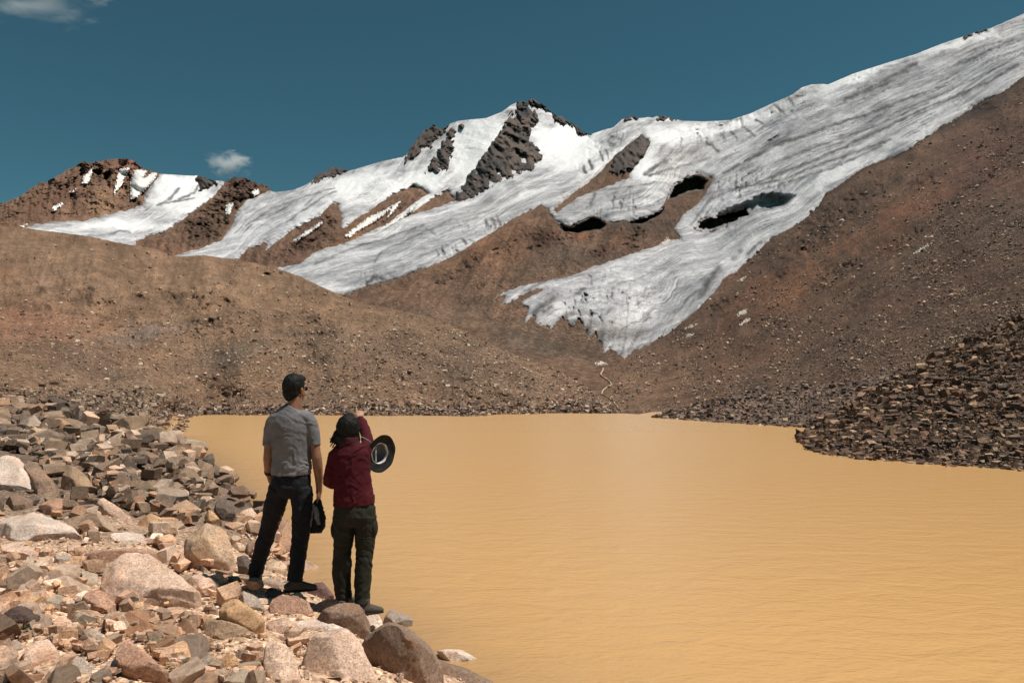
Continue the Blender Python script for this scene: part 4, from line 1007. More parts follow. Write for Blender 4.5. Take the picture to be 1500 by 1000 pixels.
# ------------------------------------------------------------------ small loose stones, joined
def ico():
    bm = bmesh.new(); bmesh.ops.create_icosphere(bm, subdivisions=1, radius=1)
    v = np.array([x.co[:] for x in bm.verts]); f = np.array([[y.index for y in x.verts] for x in bm.faces]); bm.free()
    return v, f
def octa():
    v = np.array([(1, 0, 0), (-1, 0, 0), (0, 1, 0), (0, -1, 0), (0, 0, 1), (0, 0, -1)], float)
    f = np.array([(0, 2, 4), (2, 1, 4), (1, 3, 4), (3, 0, 4), (2, 0, 5), (1, 2, 5), (3, 1, 5), (0, 3, 5)])
    return v, f
def rock_mesh(npts, seed, bev=0.02, sub=1, amp=0.03):
    """an angular block: a sheared box with its corners and edges split off by planes"""
    r = random.Random(seed)
    bm = bmesh.new()
    bmesh.ops.create_cube(bm, size=2.0)
    ex = Vector((1.0, r.uniform(0.65, 0.95), r.uniform(0.5, 0.85)))
    sh_ = [r.uniform(-0.35, 0.35) for _ in range(4)]
    for v in bm.verts:
        c = v.co
        v.co = Vector(((c.x + sh_[0] * c.z + sh_[1] * c.y) * ex.x * 0.8, (c.y + sh_[2] * c.z) * ex.y * 0.85, (c.z + sh_[3] * c.x) * ex.z * 0.85))
    for _ in range(max(4, npts - 5)):
        n = Vector((r.gauss(0, 1), r.gauss(0, 1), r.gauss(0, 1))).normalized()
        sup = max(v.co.dot(n) for v in bm.verts)
        res = bmesh.ops.bisect_plane(bm, geom=bm.verts[:] + bm.edges[:] + bm.faces[:], plane_co=n * sup * r.uniform(0.62, 0.88), plane_no=n, clear_outer=True)
        cut = [e for e in res['geom_cut'] if isinstance(e, bmesh.types.BMEdge)]
        if cut:
            try: bmesh.ops.edgeloop_fill(bm, edges=cut)
            except Exception: pass
    bmesh.ops.remove_doubles(bm, verts=bm.verts, dist=0.02)
    if bev: bmesh.ops.bevel(bm, geom=list(bm.edges), offset=bev, segments=1, affect='EDGES', clamp_overlap=True)
    bmesh.ops.triangulate(bm, faces=bm.faces)
    for _ in range(sub):
        bmesh.ops.subdivide_edges(bm, edges=list(bm.edges), cuts=1, use_grid_fill=True)
        bmesh.ops.triangulate(bm, faces=bm.faces)
    bmesh.ops.recalc_face_normals(bm, faces=bm.faces)
    v = np.array([x.co[:] for x in bm.verts]); f = np.array([[y.index for y in x.verts] for x in bm.faces])
    bm.free()
    v = v / np.abs(v[:, 0]).max()
    if amp:
        n = v / np.linalg.norm(v, axis=1)[:, None]
        v = v + n * (amp * fbm(v * 2.6 + seed, 4, 0.6))[:, None]
    return v, f
PAL_NEAR = np.array([(0.50, 0.32, 0.22), (0.44, 0.27, 0.185), (0.54, 0.38, 0.28), (0.38, 0.24, 0.16), (0.56, 0.42, 0.33), (0.32, 0.22, 0.165), (0.50, 0.31, 0.19), (0.30, 0.215, 0.16)])
PAL_NEAR = PAL_NEAR * 1.12
WARM = np.array([1.05, 1.0, 0.94])
PAL_MIX = np.array([(0.24, 0.17, 0.125), (0.15, 0.112, 0.088), (0.34, 0.235, 0.165), (0.44, 0.31, 0.23), (0.19, 0.13, 0.095), (0.11, 0.086, 0.072), (0.30, 0.215, 0.155), (0.36, 0.22, 0.14), (0.22, 0.17, 0.135), (0.50, 0.38, 0.30)])
PAL_HILL = np.array([(0.24, 0.165, 0.115), (0.16, 0.11, 0.078), (0.32, 0.23, 0.165), (0.12, 0.085, 0.065), (0.22, 0.13, 0.09), (0.38, 0.30, 0.23)])
PAL_DARK = np.array([(0.10, 0.070, 0.055), (0.06, 0.045, 0.037), (0.15, 0.105, 0.078), (0.21, 0.145, 0.10), (0.085, 0.058, 0.044), (0.13, 0.078, 0.055), (0.30, 0.22, 0.16)])

def scatter(name, C, R, protos, pal, label, mat, sink=0.25, flat=(0.55, 1.05), kind='stuff', cat=None, smooth=False, parent=None):
    n = len(C)
    rs = np.random.default_rng(len(C) + 5)
    pi = rs.integers(0, len(protos), n)
    VV, FF, CC = [], [], []
    off = 0
    for p, (pv, pf) in enumerate(protos):
        m = np.where(pi == p)[0]
        if not len(m): continue
        k = len(m)
        v = np.repeat(pv[None], k, 0)
        v = v * (1 + 0.18 * rs.normal(size=(k, len(pv), 1))) if len(pv) < 7 else v
        v = v * np.stack([rs.uniform(0.8, 1.25, k), rs.uniform(0.65, 1.0, k), rs.uniform(flat[0], flat[1], k)], -1)[:, None]
        az = rs.uniform(0, 2 * np.pi, k); tl = rs.normal(0, 0.35, k)
        ct, stt = np.cos(tl), np.sin(tl)
        x, y, z = v[..., 0], v[..., 1] * ct[:, None] - v[..., 2] * stt[:, None], v[..., 1] * stt[:, None] + v[..., 2] * ct[:, None]
        ca_, sa_ = np.cos(az)[:, None], np.sin(az)[:, None]
        v = np.stack([x * ca_ - y * sa_, x * sa_ + y * ca_, z], -1)
        v = v * R[m][:, None, None] + C[m][:, None] + np.array([0, 0, 1.0]) * (R[m] * (0.5 - sink))[:, None, None]
        VV.append(v.reshape(-1, 3)); FF.append((pf[None] + (np.arange(k) * len(pv))[:, None, None]).reshape(-1, 3) + off)
        off += k * len(pv)
        c = pal[rs.integers(0, len(pal), k)] * rs.uniform(0.75, 1.25, (k, 1))
        CC.append(np.repeat(c, len(pv), 0))
    V, Fc, Cc = np.concatenate(VV), np.concatenate(FF), np.concatenate(CC)
    o = link(name, mk_mesh(name, V, Fc, [mat], smooth, None, np.clip(Cc, 0.01, 1)), parent)
    tag(o, label, cat or 'stones', kind=kind)
    return o
P8 = [octa()]
def chip(seed, cuts=2):
    r = random.Random(seed); bm = bmesh.new(); bmesh.ops.create_cube(bm, size=1.6)
    a, b_, c_ = (r.uniform(-0.4, 0.4) for _ in range(3))
    for v in bm.verts:
        c = v.co; v.co = Vector((c.x + a * c.z + r.uniform(-.15, .15), c.y * r.uniform(0.6, 0.95) + b_ * c.x, c.z * r.uniform(0.5, 0.95) + c_ * c.y))
    for _ in range(cuts):
        n = Vector((r.gauss(0, 1), r.gauss(0, 1), r.gauss(0, 1))).normalized()
        sup = max(v.co.dot(n) for v in bm.verts)
        res = bmesh.ops.bisect_plane(bm, geom=bm.verts[:] + bm.edges[:] + bm.faces[:], plane_co=n * sup * r.uniform(0.6, 0.85), plane_no=n, clear_outer=True)
        cut = [e for e in res['geom_cut'] if isinstance(e, bmesh.types.BMEdge)]
        try: bmesh.ops.edgeloop_fill(bm, edges=cut)
        except Exception: pass
    bmesh.ops.triangulate(bm, faces=bm.faces); bmesh.ops.recalc_face_normals(bm, faces=bm.faces)
    v = np.array([x.co[:] for x in bm.verts]); f = np.array([[y.index for y in x.verts] for x in bm.faces]); bm.free()
    return v / np.abs(v).max(), f
PR = [chip(100 + s, 2) for s in range(14)]
P12 = [chip(60 + s, 0) for s in range(8)]
PR2 = [chip(200 + s, 4) for s in range(14)]

# stones on the moraine hill
def on_grid(Xg, Yg, Dg, n, lo, hi, weight=None, pw=2.2):
    rs = np.random.default_rng(n)
    w = np.ones(len(Xg)) if weight is None else weight
    ii = rs.choice(len(Xg), n, p=w / w.sum())
    px = lo * (1 - rs.random(n)) ** (-1 / pw)
    px = np.minimum(px, hi)
    jx, jy = rs.uniform(-1, 1, n), rs.uniform(-1, 1, n)
    return P(Xg[ii] + jx, Yg[ii] + jy, Dg[ii]), px * Dg[ii] / F * 0.5, ii
Xh, Yh = np.repeat(hx[:, None], NRH, 1).ravel(), (htop[:, None] + (hbot - htop)[:, None] * np.linspace(0, 1, NRH)[None]).ravel()
wgt = (0.12 + sst(400, 520, Yh)) * (H + ray(Xh, Yh)[1] * Dh > 0.05)
C, R, _ = on_grid(Xh, Yh, Dh, 30000, 1.2, 7, wgt, 2.5)
scatter('hill_stones', C, R, P8 * 6 + P12[:3], PAL_HILL * 1.35, 'countless small stones strewn over the brown moraine hill', M['farstone'])
wgt = (sst(608, 598, Yh) * 0 + sst(585, 606, Yh)) * (H + ray(Xh, Yh)[1] * Dh > -0.1) * (Xh > 230)
C, R, _ = on_grid(Xh, Yh, Dh, 4500, 2.0, 9, wgt, 2.0)
scatter('shore_stones', C, R, P12, PAL_DARK * 1.5, 'narrow belt of stones along the far shore of the lake', M['farstone'])
wgt = sst(560, 590, Yh) * sst(275, 200, Xh) * (H + ray(Xh, Yh)[1] * Dh > -0.1) + 0.0
C, R, _ = on_grid(Xh, Yh, Dh, 4500, 2.6, 10, wgt, 2.2)
scatter('spur_stones', C, R, P12 + PR[:3], PAL_HILL, 'stones on the brown gravel spur left of the lake cove', M['farstone'])
# stones on the big right slope
wgt = np.clip(0.35 + 1.6 * fbm(np.stack([ac * 0.03, al * 0.010, 0 * fx + 71], -1), 4, 0.6), 0.04, 1.5) * (poly_sd(REG_RIGHT, fx, fy, 5.0) > 4) * (fy < botY[(np.round((fx + 70) / (1630.0 / (NX - 1))).astype(int)).clip(0, NX - 1)] - 6) * (0.25 + nearf) * (H + b_.mean() * 0 + ray(fx, fy)[1] * Dr > 0)
C, R, _ = on_grid(fx, fy, Dr, 34000, 1.2, 7, wgt, 2.3)
scatter('slope_stones', C, R, P8, PAL_DARK * 1.7, 'small dark stones scattered on the long right slope', M['farstone'])
X3, Y3, D3 = FARB
wgt = (H + ray(X3, Y3)[1] * D3 > -0.15) * 1.0
C, R, _ = on_grid(X3, Y3, D3, 4200, 2.2, 9, wgt, 2.3)
scatter('spit_stones', C, R, PR, PAL_DARK * 1.25, 'brown stones covering the low spit on the far right', M['farstone'])
X3, Y3, D3 = NEARB
wgt = (H + ray(X3, Y3)[1] * D3 > -0.12) * 1.0
C, R, _ = on_grid(X3, Y3, D3, 17000, 2.8, 16, wgt, 2.1)
scatter('scree_stones', C, R, PR + PR2[:3], PAL_DARK * np.array([1.2, 1.08, 0.98]), 'angular dark stones heaped on the right hand scree bank', M['farstone'])

# ------------------------------------------------------------------ boulders of the left bank, one by one
def to_obj_mesh(name, v, f, mats):
    me = mk_mesh(name, v, f, mats)
    return me

def voxel(me, size, smooth_it=0, name='tmp'):
    o = bpy.data.objects.new(name, me); COL.objects.link(o)
    md = o.modifiers.new('r', 'REMESH'); md.mode = 'VOXEL'; md.voxel_size = size; md.use_smooth_shade = True
    if smooth_it:
        ms = o.modifiers.new('s', 'SMOOTH'); ms.iterations = smooth_it; ms.factor = 0.5
    dg = bpy.context.evaluated_depsgraph_get()
    ev = o.evaluated_get(dg)
    out = bpy.data.meshes.new_from_object(ev)
    bpy.data.objects.remove(o); 
    return out

PINK, WHITE, TAN, BRN, DRK, GRY, ORG, RED, OLV = (0.60, 0.41, 0.305), (0.66, 0.52, 0.43), (0.52, 0.36, 0.245), (0.26, 0.17, 0.12), (0.13, 0.098, 0.08), (0.37, 0.29, 0.235), (0.48, 0.29, 0.16), (0.43, 0.25, 0.17), (0.30, 0.20, 0.13)
HERO = [
    # outline, ridge (front edge between lit top and shaded front), colour, label, thickness factor
    ([(-30, 668), (0, 662), (25, 668), (40, 684), (50, 702), (55, 716), (45, 727), (10, 731), (-30, 731)], [(-20, 726), (20, 724), (48, 719)], WHITE, 'big pale pink banded boulder cut by the left edge, beside the brown slab'),
    ([(30, 668), (50, 671), (63, 686), (82, 710), (84, 729), (62, 733), (48, 712)], [(60, 727), (80, 724)], BRN, 'smooth brown slab leaning right of the pale banded boulder'),
    ([(84, 702), (95, 688), (108, 681), (125, 695), (140, 716), (146, 729), (100, 729), (83, 716)], [(86, 712), (112, 710), (142, 727)], OLV, 'olive brown blocky boulder with a dark lower hollow right of the slab'),
    ([(20, 594), (45, 591), (66, 593), (72, 600), (60, 604), (30, 603)], [(25, 598), (68, 599)], BRN, 'flat dark overhanging slab at the top of the bank'),
    ([(106, 615), (109, 603), (118, 600), (130, 612), (135, 621), (115, 623)], [(112, 612), (130, 618)], DRK, 'dark pointed boulder on the upper bank'),
    ([(25, 618), (38, 612), (50, 607), (62, 620), (56, 631), (40, 633), (26, 627)], [(35, 626), (56, 626)], GRY, 'grey pink lump below the flat overhanging slab'),
    ([(-20, 764), (10, 758), (45, 750), (57, 752), (75, 765), (105, 771), (118, 787), (120, 797), (100, 806), (75, 812), (40, 803), (5, 798), (-20, 795)], [(-10, 790), (48, 776), (76, 800), (112, 796)], WHITE, 'long pale granite boulder lying at the left, dark hollow beneath its middle'),
    ([(-10, 800), (18, 794), (36, 792), (42, 806), (57, 812), (50, 824), (0, 826), (-10, 820)], [(0, 812), (40, 815)], PINK, 'broken pinkish blocks under the long pale granite boulder'),
    ([(2, 737), (10, 725), (28, 724), (50, 733), (48, 746), (30, 752), (4, 752)], [(8, 740), (46, 741)], BRN, 'brown rounded rock with a black shaded underside at the left edge'),
    ([(54, 738), (70, 731), (88, 728), (105, 738), (108, 750), (95, 758), (70, 751)], [(65, 745), (100, 750)], RED, 'reddish brown angular rock right of the rounded brown one'),
    ([(145, 722), (160, 745), (185, 752), (200, 765), (185, 772), (160, 768), (146, 758), (140, 735)], [(160, 760), (188, 764)], PINK, 'pink wedge rock with a sharp crest behind the quartz block'),
    ([(142, 792), (160, 780), (185, 779), (210, 781), (216, 798), (195, 804), (140, 804)], [(148, 798), (205, 799)], WHITE, 'nearly white quartz block set above the dark flat slab'),
    ([(118, 807), (150, 803), (200, 802), (236, 808), (238, 820), (180, 824), (150, 822), (126, 830), (119, 820)], [(122, 812), (190, 809), (232, 814)], RED, 'flat reddish slab with a dark front under the quartz block'),
    ([(72, 812), (95, 811), (115, 818), (122, 824), (100, 828), (78, 824)], [(80, 820), (112, 822)], GRY, 'small grey olive flat stone under the right end of the pale granite boulder'),
    ([(140, 838), (150, 822), (168, 812), (192, 810), (215, 811), (240, 829), (262, 842), (285, 858), (300, 875), (304, 893), (288, 902), (262, 908), (236, 904), (205, 880), (175, 874), (155, 862)], [(160, 862), (205, 872), (240, 890), (285, 894)], PINK, 'largest pink granite boulder in the middle of the bank with grey lichen at its foot'),
    ([(268, 846), (285, 838), (302, 840), (322, 853), (318, 863), (302, 880), (292, 870), (284, 860)], [(286, 859), (304, 861), (319, 856)], PINK, 'tilted pink block with shaded underside resting on the largest boulder'),
    ([(258, 790), (280, 766), (298, 759), (312, 764), (330, 772), (337, 790), (343, 815), (348, 840), (334, 845), (312, 830), (296, 818), (275, 808)], [(275, 802), (308, 822), (312, 778), (338, 836)], TAN, 'upright tan and pink boulder just left of the standing man'),
    ([(252, 806), (268, 800), (292, 820), (296, 826), (280, 832), (256, 822)], [(262, 818), (290, 826)], PINK, 'flat pink stones at the foot of the upright boulder'),
    ([(318, 886), (325, 872), (335, 865), (350, 874), (366, 892), (386, 905), (393, 921), (391, 938), (372, 928), (350, 912), (322, 902)], [(326, 896), (352, 900), (368, 905), (390, 915)], ORG, 'orange tan boulder crest above the brown faced block'),
    ([(286, 936), (295, 918), (302, 906), (335, 904), (352, 911), (378, 932), (372, 945), (352, 951), (334, 952), (322, 942), (295, 940)], [(290, 932), (318, 914), (334, 916), (372, 934)], OLV, 'brown boulder with a shaded hollow and sunlit ochre front face'),
    ([(390, 884), (400, 873), (413, 868), (440, 873), (456, 883), (464, 899), (452, 912), (428, 911), (396, 902)], [(400, 896), (450, 904)], RED, 'rusty red rounded boulder below the mans feet'),
    ([(386, 912), (396, 903), (425, 902), (432, 914), (420, 926), (405, 933), (390, 924)], [(392, 918), (424, 919)], PINK, 'pale pink block directly below the rusty red boulder'),
    ([(455, 908), (474, 892), (500, 882), (514, 879), (530, 885), (543, 904), (547, 924), (537, 936), (520, 932), (500, 925), (470, 918)], [(470, 905), (505, 898), (530, 912), (540, 925)], BRN, 'knobbly dark brown boulder under the womans feet'),
    ([(452, 890), (468, 879), (490, 874), (508, 878), (500, 888), (478, 898), (460, 900)], [(462, 895), (495, 889)], TAN, 'flat tan rock top between the red and the knobbly brown boulders'),
    ([(432, 990), (440, 968), (448, 945), (460, 930), (488, 919), (508, 919), (520, 930), (532, 945), (545, 975), (562, 1012), (560, 1040), (430, 1040)], [(440, 985), (455, 960), (520, 975), (545, 1000)], PINK, 'huge smooth pink boulder at the bottom centre of the frame'),
    ([(425, 916), (440, 908), (480, 910), (503, 902), (513, 920), (488, 930), (455, 938), (432, 932)], [(435, 928), (470, 928), (505, 922)], WHITE, 'cracked whitish rock capping the huge pink boulder'),
    ([(383, 952), (390, 940), (397, 928), (410, 941), (428, 950), (436, 985), (444, 1005), (420, 1012), (392, 1008), (386, 975)], [(392, 1000), (412, 985), (436, 1000)], PINK, 'pointed pink rock left of the huge pink boulder'),
    ([(518, 946), (545, 925), (572, 911), (598, 918), (625, 940), (642, 965), (655, 990), (660, 1040), (600, 1045), (570, 1020), (548, 980)], [(524, 946), (572, 916), (600, 936), (630, 966), (645, 1000)], BRN, 'steep dark fronted boulder with a sunlit crest at the water'),
    ([(600, 968), (630, 962), (655, 970), (690, 982), (715, 994), (738, 1008), (735, 1045), (620, 1045)], [(610, 974), (655, 980), (690, 992), (732, 1010)], BRN, 'low dark boulder continuing the steep one to the bottom tip of the bank'),
    ([(636, 954), (650, 949), (678, 951), (690, 960), (704, 968), (694, 976), (672, 969)], [(650, 957), (692, 972)], WHITE, 'flat white rock at the waterline behind the dark boulder'),
    ([(704, 968), (714, 955), (730, 959), (737, 967), (739, 988), (737, 1010), (715, 1000), (702, 984)], [(710, 985), (730, 990)], GRY, 'grey pitted rock at the right tip of the bank'),
    ([(556, 916), (566, 898), (573, 892), (590, 899), (606, 904), (606, 910), (590, 914), (572, 922)], [(565, 912), (596, 909)], GRY, 'pointed grey rock right of the womans foot'),
    ([(534, 910), (540, 895), (549, 892), (558, 903), (562, 916), (552, 928), (540, 930)], [(543, 918), (558, 918)], WHITE, 'whitish rock tucked against the womans boot'),
    ([(448, 872), (452, 858), (462, 850), (474, 852), (484, 866), (492, 874), (480, 882), (458, 882)], [(456, 870), (482, 874)], (0.17, 0.09, 0.08), 'dark reddish rock between the two people'),
    ([(372, 872), (384, 862), (400, 859), (416, 866), (424, 873), (405, 881), (382, 880)], [(380, 873), (415, 873)], DRK, 'dark speckled flat rock in front of the mans feet'),
    ([(340, 872), (356, 862), (372, 864), (384, 884), (392, 902), (378, 905), (362, 892)], [(355, 878), (382, 896)], GRY, 'grey brown ridge shaped rock behind the orange tan boulder'),
    ([(26, 966), (36, 948), (50, 937), (70, 935), (84, 950), (95, 968), (92, 977), (78, 988), (55, 986), (42, 978)], [(32, 962), (52, 968), (66, 982), (90, 974)], PINK, 'pinkish block with a shaded left side near the bottom left corner'),
    ([(118, 876), (126, 865), (142, 861), (154, 866), (165, 880), (173, 890), (169, 906), (155, 904), (132, 896)], [(122, 880), (140, 886), (168, 896)], RED, 'reddish domed rock with a dark cleft beneath, left of the largest boulder'),
    ([(166, 958), (174, 944), (186, 936), (200, 944), (218, 958), (246, 984), (250, 1010), (222, 1012), (196, 994), (180, 972)], [(172, 950), (200, 958), (226, 976), (246, 992)], RED, 'slanting rust topped rock with a black front at the bottom edge'),
    ([(146, 984), (158, 968), (176, 960), (184, 968), (192, 990), (180, 998), (160, 992)], [(152, 984), (186, 990)], PINK, 'small square pink rock against the slanting rust topped one'),
    ([(68, 913), (78, 904), (93, 902), (104, 908), (108, 920), (88, 925), (72, 920)], [(74, 917), (102, 917)], PINK, 'low rounded pink stone right of the dark cushion plant'),
    ([(118, 928), (130, 922), (146, 924), (154, 936), (146, 948), (136, 944), (126, 934)], [(130, 932), (150, 940)], GRY, 'grey and black stone alone in the sandy gravel'),
    ([(315, 966), (324, 958), (342, 956), (354, 972), (348, 985), (326, 984), (318, 976)], [(322, 978), (348, 980)], ORG, 'orange pink flat stone among bottom rubble'),
    ([(288, 972), (296, 960), (312, 957), (316, 972), (308, 986), (292, 984)], [(292, 978), (312, 978)], GRY, 'whitish grey stone left of the orange pink flat stone'),
    ([(100, 965), (110, 958), (128, 966), (142, 985), (135, 994), (116, 994), (104, 984)], [(106, 984), (134, 986)], GRY, 'grey mottled stone at the bottom beside the pinkish block'),
    ([(10, 945), (18, 936), (30, 938), (34, 950), (22, 964), (10, 960)], [(14, 956), (30, 954)], GRY, 'pale grey stone beneath the cushion plant'),
    ([(200, 668), (214, 660), (228, 664), (242, 674), (238, 680), (222, 684), (206, 678)], [(205, 668), (222, 674), (240, 676)], BRN, 'dark fronted block on the middle of the upper bank'),
    ([(204, 706), (209, 692), (216, 681), (226, 692), (232, 704), (226, 710), (210, 710)], [(214, 694), (228, 704)], DRK, 'black pyramid shaped boulder below the dark fronted block'),
    ([(204, 716), (216, 706), (240, 702), (256, 710), (252, 722), (226, 724)], [(212, 718), (250, 717)], BRN, 'wide brown boulder right of the black pyramid'),
    ([(281, 690), (288, 679), (300, 675), (312, 678), (314, 698), (298, 703), (286, 697)], [(288, 696), (311, 696)], OLV, 'olive grey squarish boulder near the water edge'),
    ([(295, 673), (306, 664), (312, 663), (315, 674), (314, 681), (302, 677)], [(300, 674), (313, 678)], DRK, 'black pointed rock poking above the water edge'),
    ([(312, 690), (322, 688), (332, 696), (328, 704), (312, 700)], [(316, 696), (328, 700)], DRK, 'small dark rock right of the olive grey boulder'),
    ([(298, 722), (302, 712), (312, 704), (322, 714), (325, 724), (312, 726)], [(304, 720), (322, 722)], OLV, 'greenish grey rock near the flat slab in the water'),
    ([(324, 724), (340, 716), (355, 712), (361, 720), (346, 726), (332, 729)], [(330, 726), (358, 722)], GRY, 'flat grey slab lying partly in the water'),
    ([(310, 745), (318, 732), (328, 727), (343, 738), (346, 755), (338, 768), (322, 760)], [(322, 742), (342, 752)], DRK, 'large nearly black boulder at the water left of the man'),
    ([(296, 754), (304, 744), (314, 750), (328, 766), (322, 772), (306, 764)], [(304, 758), (324, 769)], ORG, 'slanting orange slab below the nearly black boulder'),
    ([(350, 752), (358, 742), (368, 742), (378, 754), (374, 766), (358, 768)], [(356, 760), (374, 762)], PINK, 'speckled round pink rock at the water left of the mans thigh'),
    ([(136, 648), (144, 634), (154, 634), (154, 646), (146, 652), (140, 652)], [(140, 646), (152, 648)], TAN, 'tan block above the smooth white stone'),
    ([(144, 656), (150, 645), (160, 644), (168, 656), (164, 664), (152, 662)], [(150, 658), (164, 660)], WHITE, 'smooth white egg shaped stone on the upper bank'),
    ([(106, 650), (112, 646), (120, 650), (119, 660), (111, 663)], [(110, 658), (118, 659)], WHITE, 'small pale stone standing upright on the upper bank'),
    ([(198, 768), (208, 756), (222, 750), (238, 758), (240, 770), (222, 776), (204, 776)], [(206, 770), (236, 770)], ORG, 'orange ochre block behind the upright boulder'),
    ([(266, 735), (276, 728), (286, 736), (280, 744), (270, 742)], [(270, 740), (282, 740)], RED, 'small pink red angular stone on the slope above the upright boulder'),
    ([(388, 832), (396, 824), (412, 820), (422, 830), (416, 842), (398, 846)], [(394, 838), (416, 838)], TAN, 'tan rock at the water seen between the mans legs'),
    ([(338, 800), (344, 788), (360, 800), (358, 812), (346, 812)], [(344, 806), (358, 808)], TAN, 'tan angular rock left of the mans shin'),
    ([(354, 808), (364, 792), (380, 794), (380, 812), (368, 820)], [(360, 812), (376, 812)], BRN, 'brown rock behind the mans left shin'),
    ([(344, 814), (362, 812), (372, 834), (370, 848), (352, 846)], [(350, 822), (366, 824)], DRK, 'rock beside the mans left boot, coloured black for the shadow there'),  # slab added and coloured dark to stand for the leg's shadow
    ([(376, 852), (396, 846), (414, 852), (440, 862), (436, 872), (400, 866), (380, 862)], [(385, 858), (430, 866)], GRY, 'low grey stones the man stands on'),
]
hero_polys = [h[0] for h in HERO]
random.seed(5)
for hi_, (outl, ridge, colr, lab) in enumerate(HERO):
    oa = np.array(outl, float); ra = np.array(ridge, float)
    cxm = oa[:, 0].mean(); ymax = oa[:, 1].max(); ymin = oa[:, 1].min()
    wpx = oa[:, 0].max() - oa[:, 0].min()
    d = hit_bank([cxm], [min(ymax, 1000) - 0.10 * (ymax - ymin)])[0]
    if np.isnan(d):
        d = H / -ray(cxm, ymax)[1]
    d = min(d, H / -float(ray(cxm, ymax)[1]) * 0.995)
    if ymax > 1001: d = hit_bank([cxm], [1000])[0] * 0.99 if not np.isnan(hit_bank([cxm], [1000])[0]) else 6.1
    T = wpx * d / F * random.uniform(0.65, 0.85)          # front to back depth in metres
    T = min(T, 0.9)
    if any(w in lab for w in ('rusty red', 'knobbly', 'upright tan', 'speckled flat', 'orange tan', 'pale pink block', 'flat tan')): T *= 0.5
    Dr_ = d + 0.04
    pts = []
    for (x, y) in oa:
        k = (ymax - y) / (ymax - ymin)                    # 0 bottom, 1 top
        pts.append(P1(x, y, Dr_ + 0.12 * T + 0.85 * T * k))
    for (x, y) in ra: pts.append(P1(x, y, Dr_))
    c0 = oa.mean(0)
    for (x, y) in oa[::2]:
        p = P1(c0[0] + (x - c0[0]) * 0.8, c0[1] + (y - c0[1]) * 0.55, Dr_ + T * 1.15); pts.append(p)
    for (x, y) in oa:
        if y > c0[1]:
            p = P1(c0[0] + (x - c0[0]) * 0.9, y, Dr_ + T * 0.5); p.z -= 0.35 * wpx * d / F; pts.append(p)
    cen = sum(pts, Vector()) / len(pts)
    base = P1(cxm, ymax, Dr_ + 0.5 * T)

    bm = bmesh.new()
    for p in pts: bm.verts.new(p - base)
    res = bmesh.ops.convex_hull(bm, input=bm.verts)
    dead = list({e for e in res['geom_interior'] + res['geom_unused'] if isinstance(e, bmesh.types.BMVert)})
    bmesh.ops.delete(bm, geom=dead, context='VERTS')
    me0 = bpy.data.meshes.new('h'); bm.to_mesh(me0); bm.free()
    size = wpx * d / F
    vox = max(size / (38 if wpx > 90 else 25 if wpx > 35 else 17), 0.006)
    me = voxel(me0, vox, 0)
    n = len(me.vertices)
    co = np.empty(n * 3, np.float32); me.vertices.foreach_get('co', co); co = co.reshape(-1, 3).astype(float)
    no = np.empty(n * 3, np.float32); me.vertices.foreach_get('normal', no); no = no.reshape(-1, 3)
    rf = np.random.default_rng(900 + hi_)
    mid_ = (co.max(0) + co.min(0)) / 2
    for _k in range(26):
        m_ = rf.normal(size=3); m_[1] = -abs(m_[1]) * 1.1; m_ /= np.linalg.norm(m_)
        pr_ = (co - mid_) @ m_
        hh_ = pr_.max() * (rf.uniform(0.66, 0.90) if m_[1] < -0.55 else rf.uniform(0.86, 0.97))
        co = co - np.maximum(pr_ - hh_, 0)[:, None] * m_
    qn = co / size + hi_ * 3.1
    # planar fracture steps plus grain
    st_ = fbm(qn * 2.2, 3, 0.5); st_ = np.round(st_ * 5) / 5 * 0.5 + st_ * 0.5
    dsp = size * (0.030 * st_ + 0.022 * fbm(qn * 4.5, 5, 0.62, ridged=True) + 0.006 * fbm(qn * 22, 3, 0.6))
    co = co + no * dsp[:, None]
    me.vertices.foreach_set('co', co.astype(np.float32).ravel())
    me.materials.clear(); me.materials.append(M['rock'])
    try: me.set_sharp_from_angle(angle=math.radians(38))
    except Exception: pass
    me.name = 'boulder'
    o = link('boulder', me); o.location = base
    j = random.uniform(0.92, 1.08)
    o.color = (colr[0] * j, colr[1] * j, colr[2] * j, 1)
    tag(o, lab, 'boulder', group='boulders on the left bank')

# ------------------------------------------------------------------ mid-size stones, individual copies of a few shapes
protos = []
for s in range(16):
    v, f = rock_mesh(random.randint(9, 13), 400 + s, 0.03, 2, 0.05)
    me = mk_mesh('stone', v, f, [M['rock']], True)
    try: me.set_sharp_from_angle(angle=math.radians(24))
    except Exception: pass
    protos.append(me)

rs = np.random.default_rng(21)
BANKTOP = [(-20, 586), (60, 590), (110, 600), (160, 615), (210, 640), (250, 652), (300, 662), (330, 690), (365, 730), (380, 780), (400, 830), (470, 868), (560, 895), (640, 945), (740, 1000)]
cand = []
npx = 60000
rx_ = rs.uniform(-20, 740, npx); ry_ = rs.uniform(586, 1000, npx)
ok = ry_ > np.where(rx_ < 260, lin_y(BANKTOP, rx_) - 2, lin_y(BANKTOP, rx_) - 60)
rx_, ry_ = rx_[ok], ry_[ok]
dd_ = hit_bank(rx_, ry_)
ok = ~np.isnan(dd_)
rx_, ry_, dd_ = rx_[ok], ry_[ok], dd_[ok]
_, ss_ = bank_z(ray(rx_, ry_)[0] * dd_, dd_)
ok = ss_ > -0.25
rx_, ry_, dd_, ss_ = rx_[ok], ry_[ok], dd_[ok], ss_[ok]
hsd = np.full(rx_.shape, -60.0)
for hp in hero_polys: hsd = np.maximum(hsd, poly_sd(hp, rx_, ry_, 20))
FOOT = [(368, 836), (434, 856), (504, 874), (534, 888)]
nearfoot = np.zeros(rx_.shape, bool)
for (a0, b0) in FOOT: nearfoot |= (np.abs(rx_ - a0) < 30) & (np.abs(ry_ - b0 - 3) < 14)
placed = []
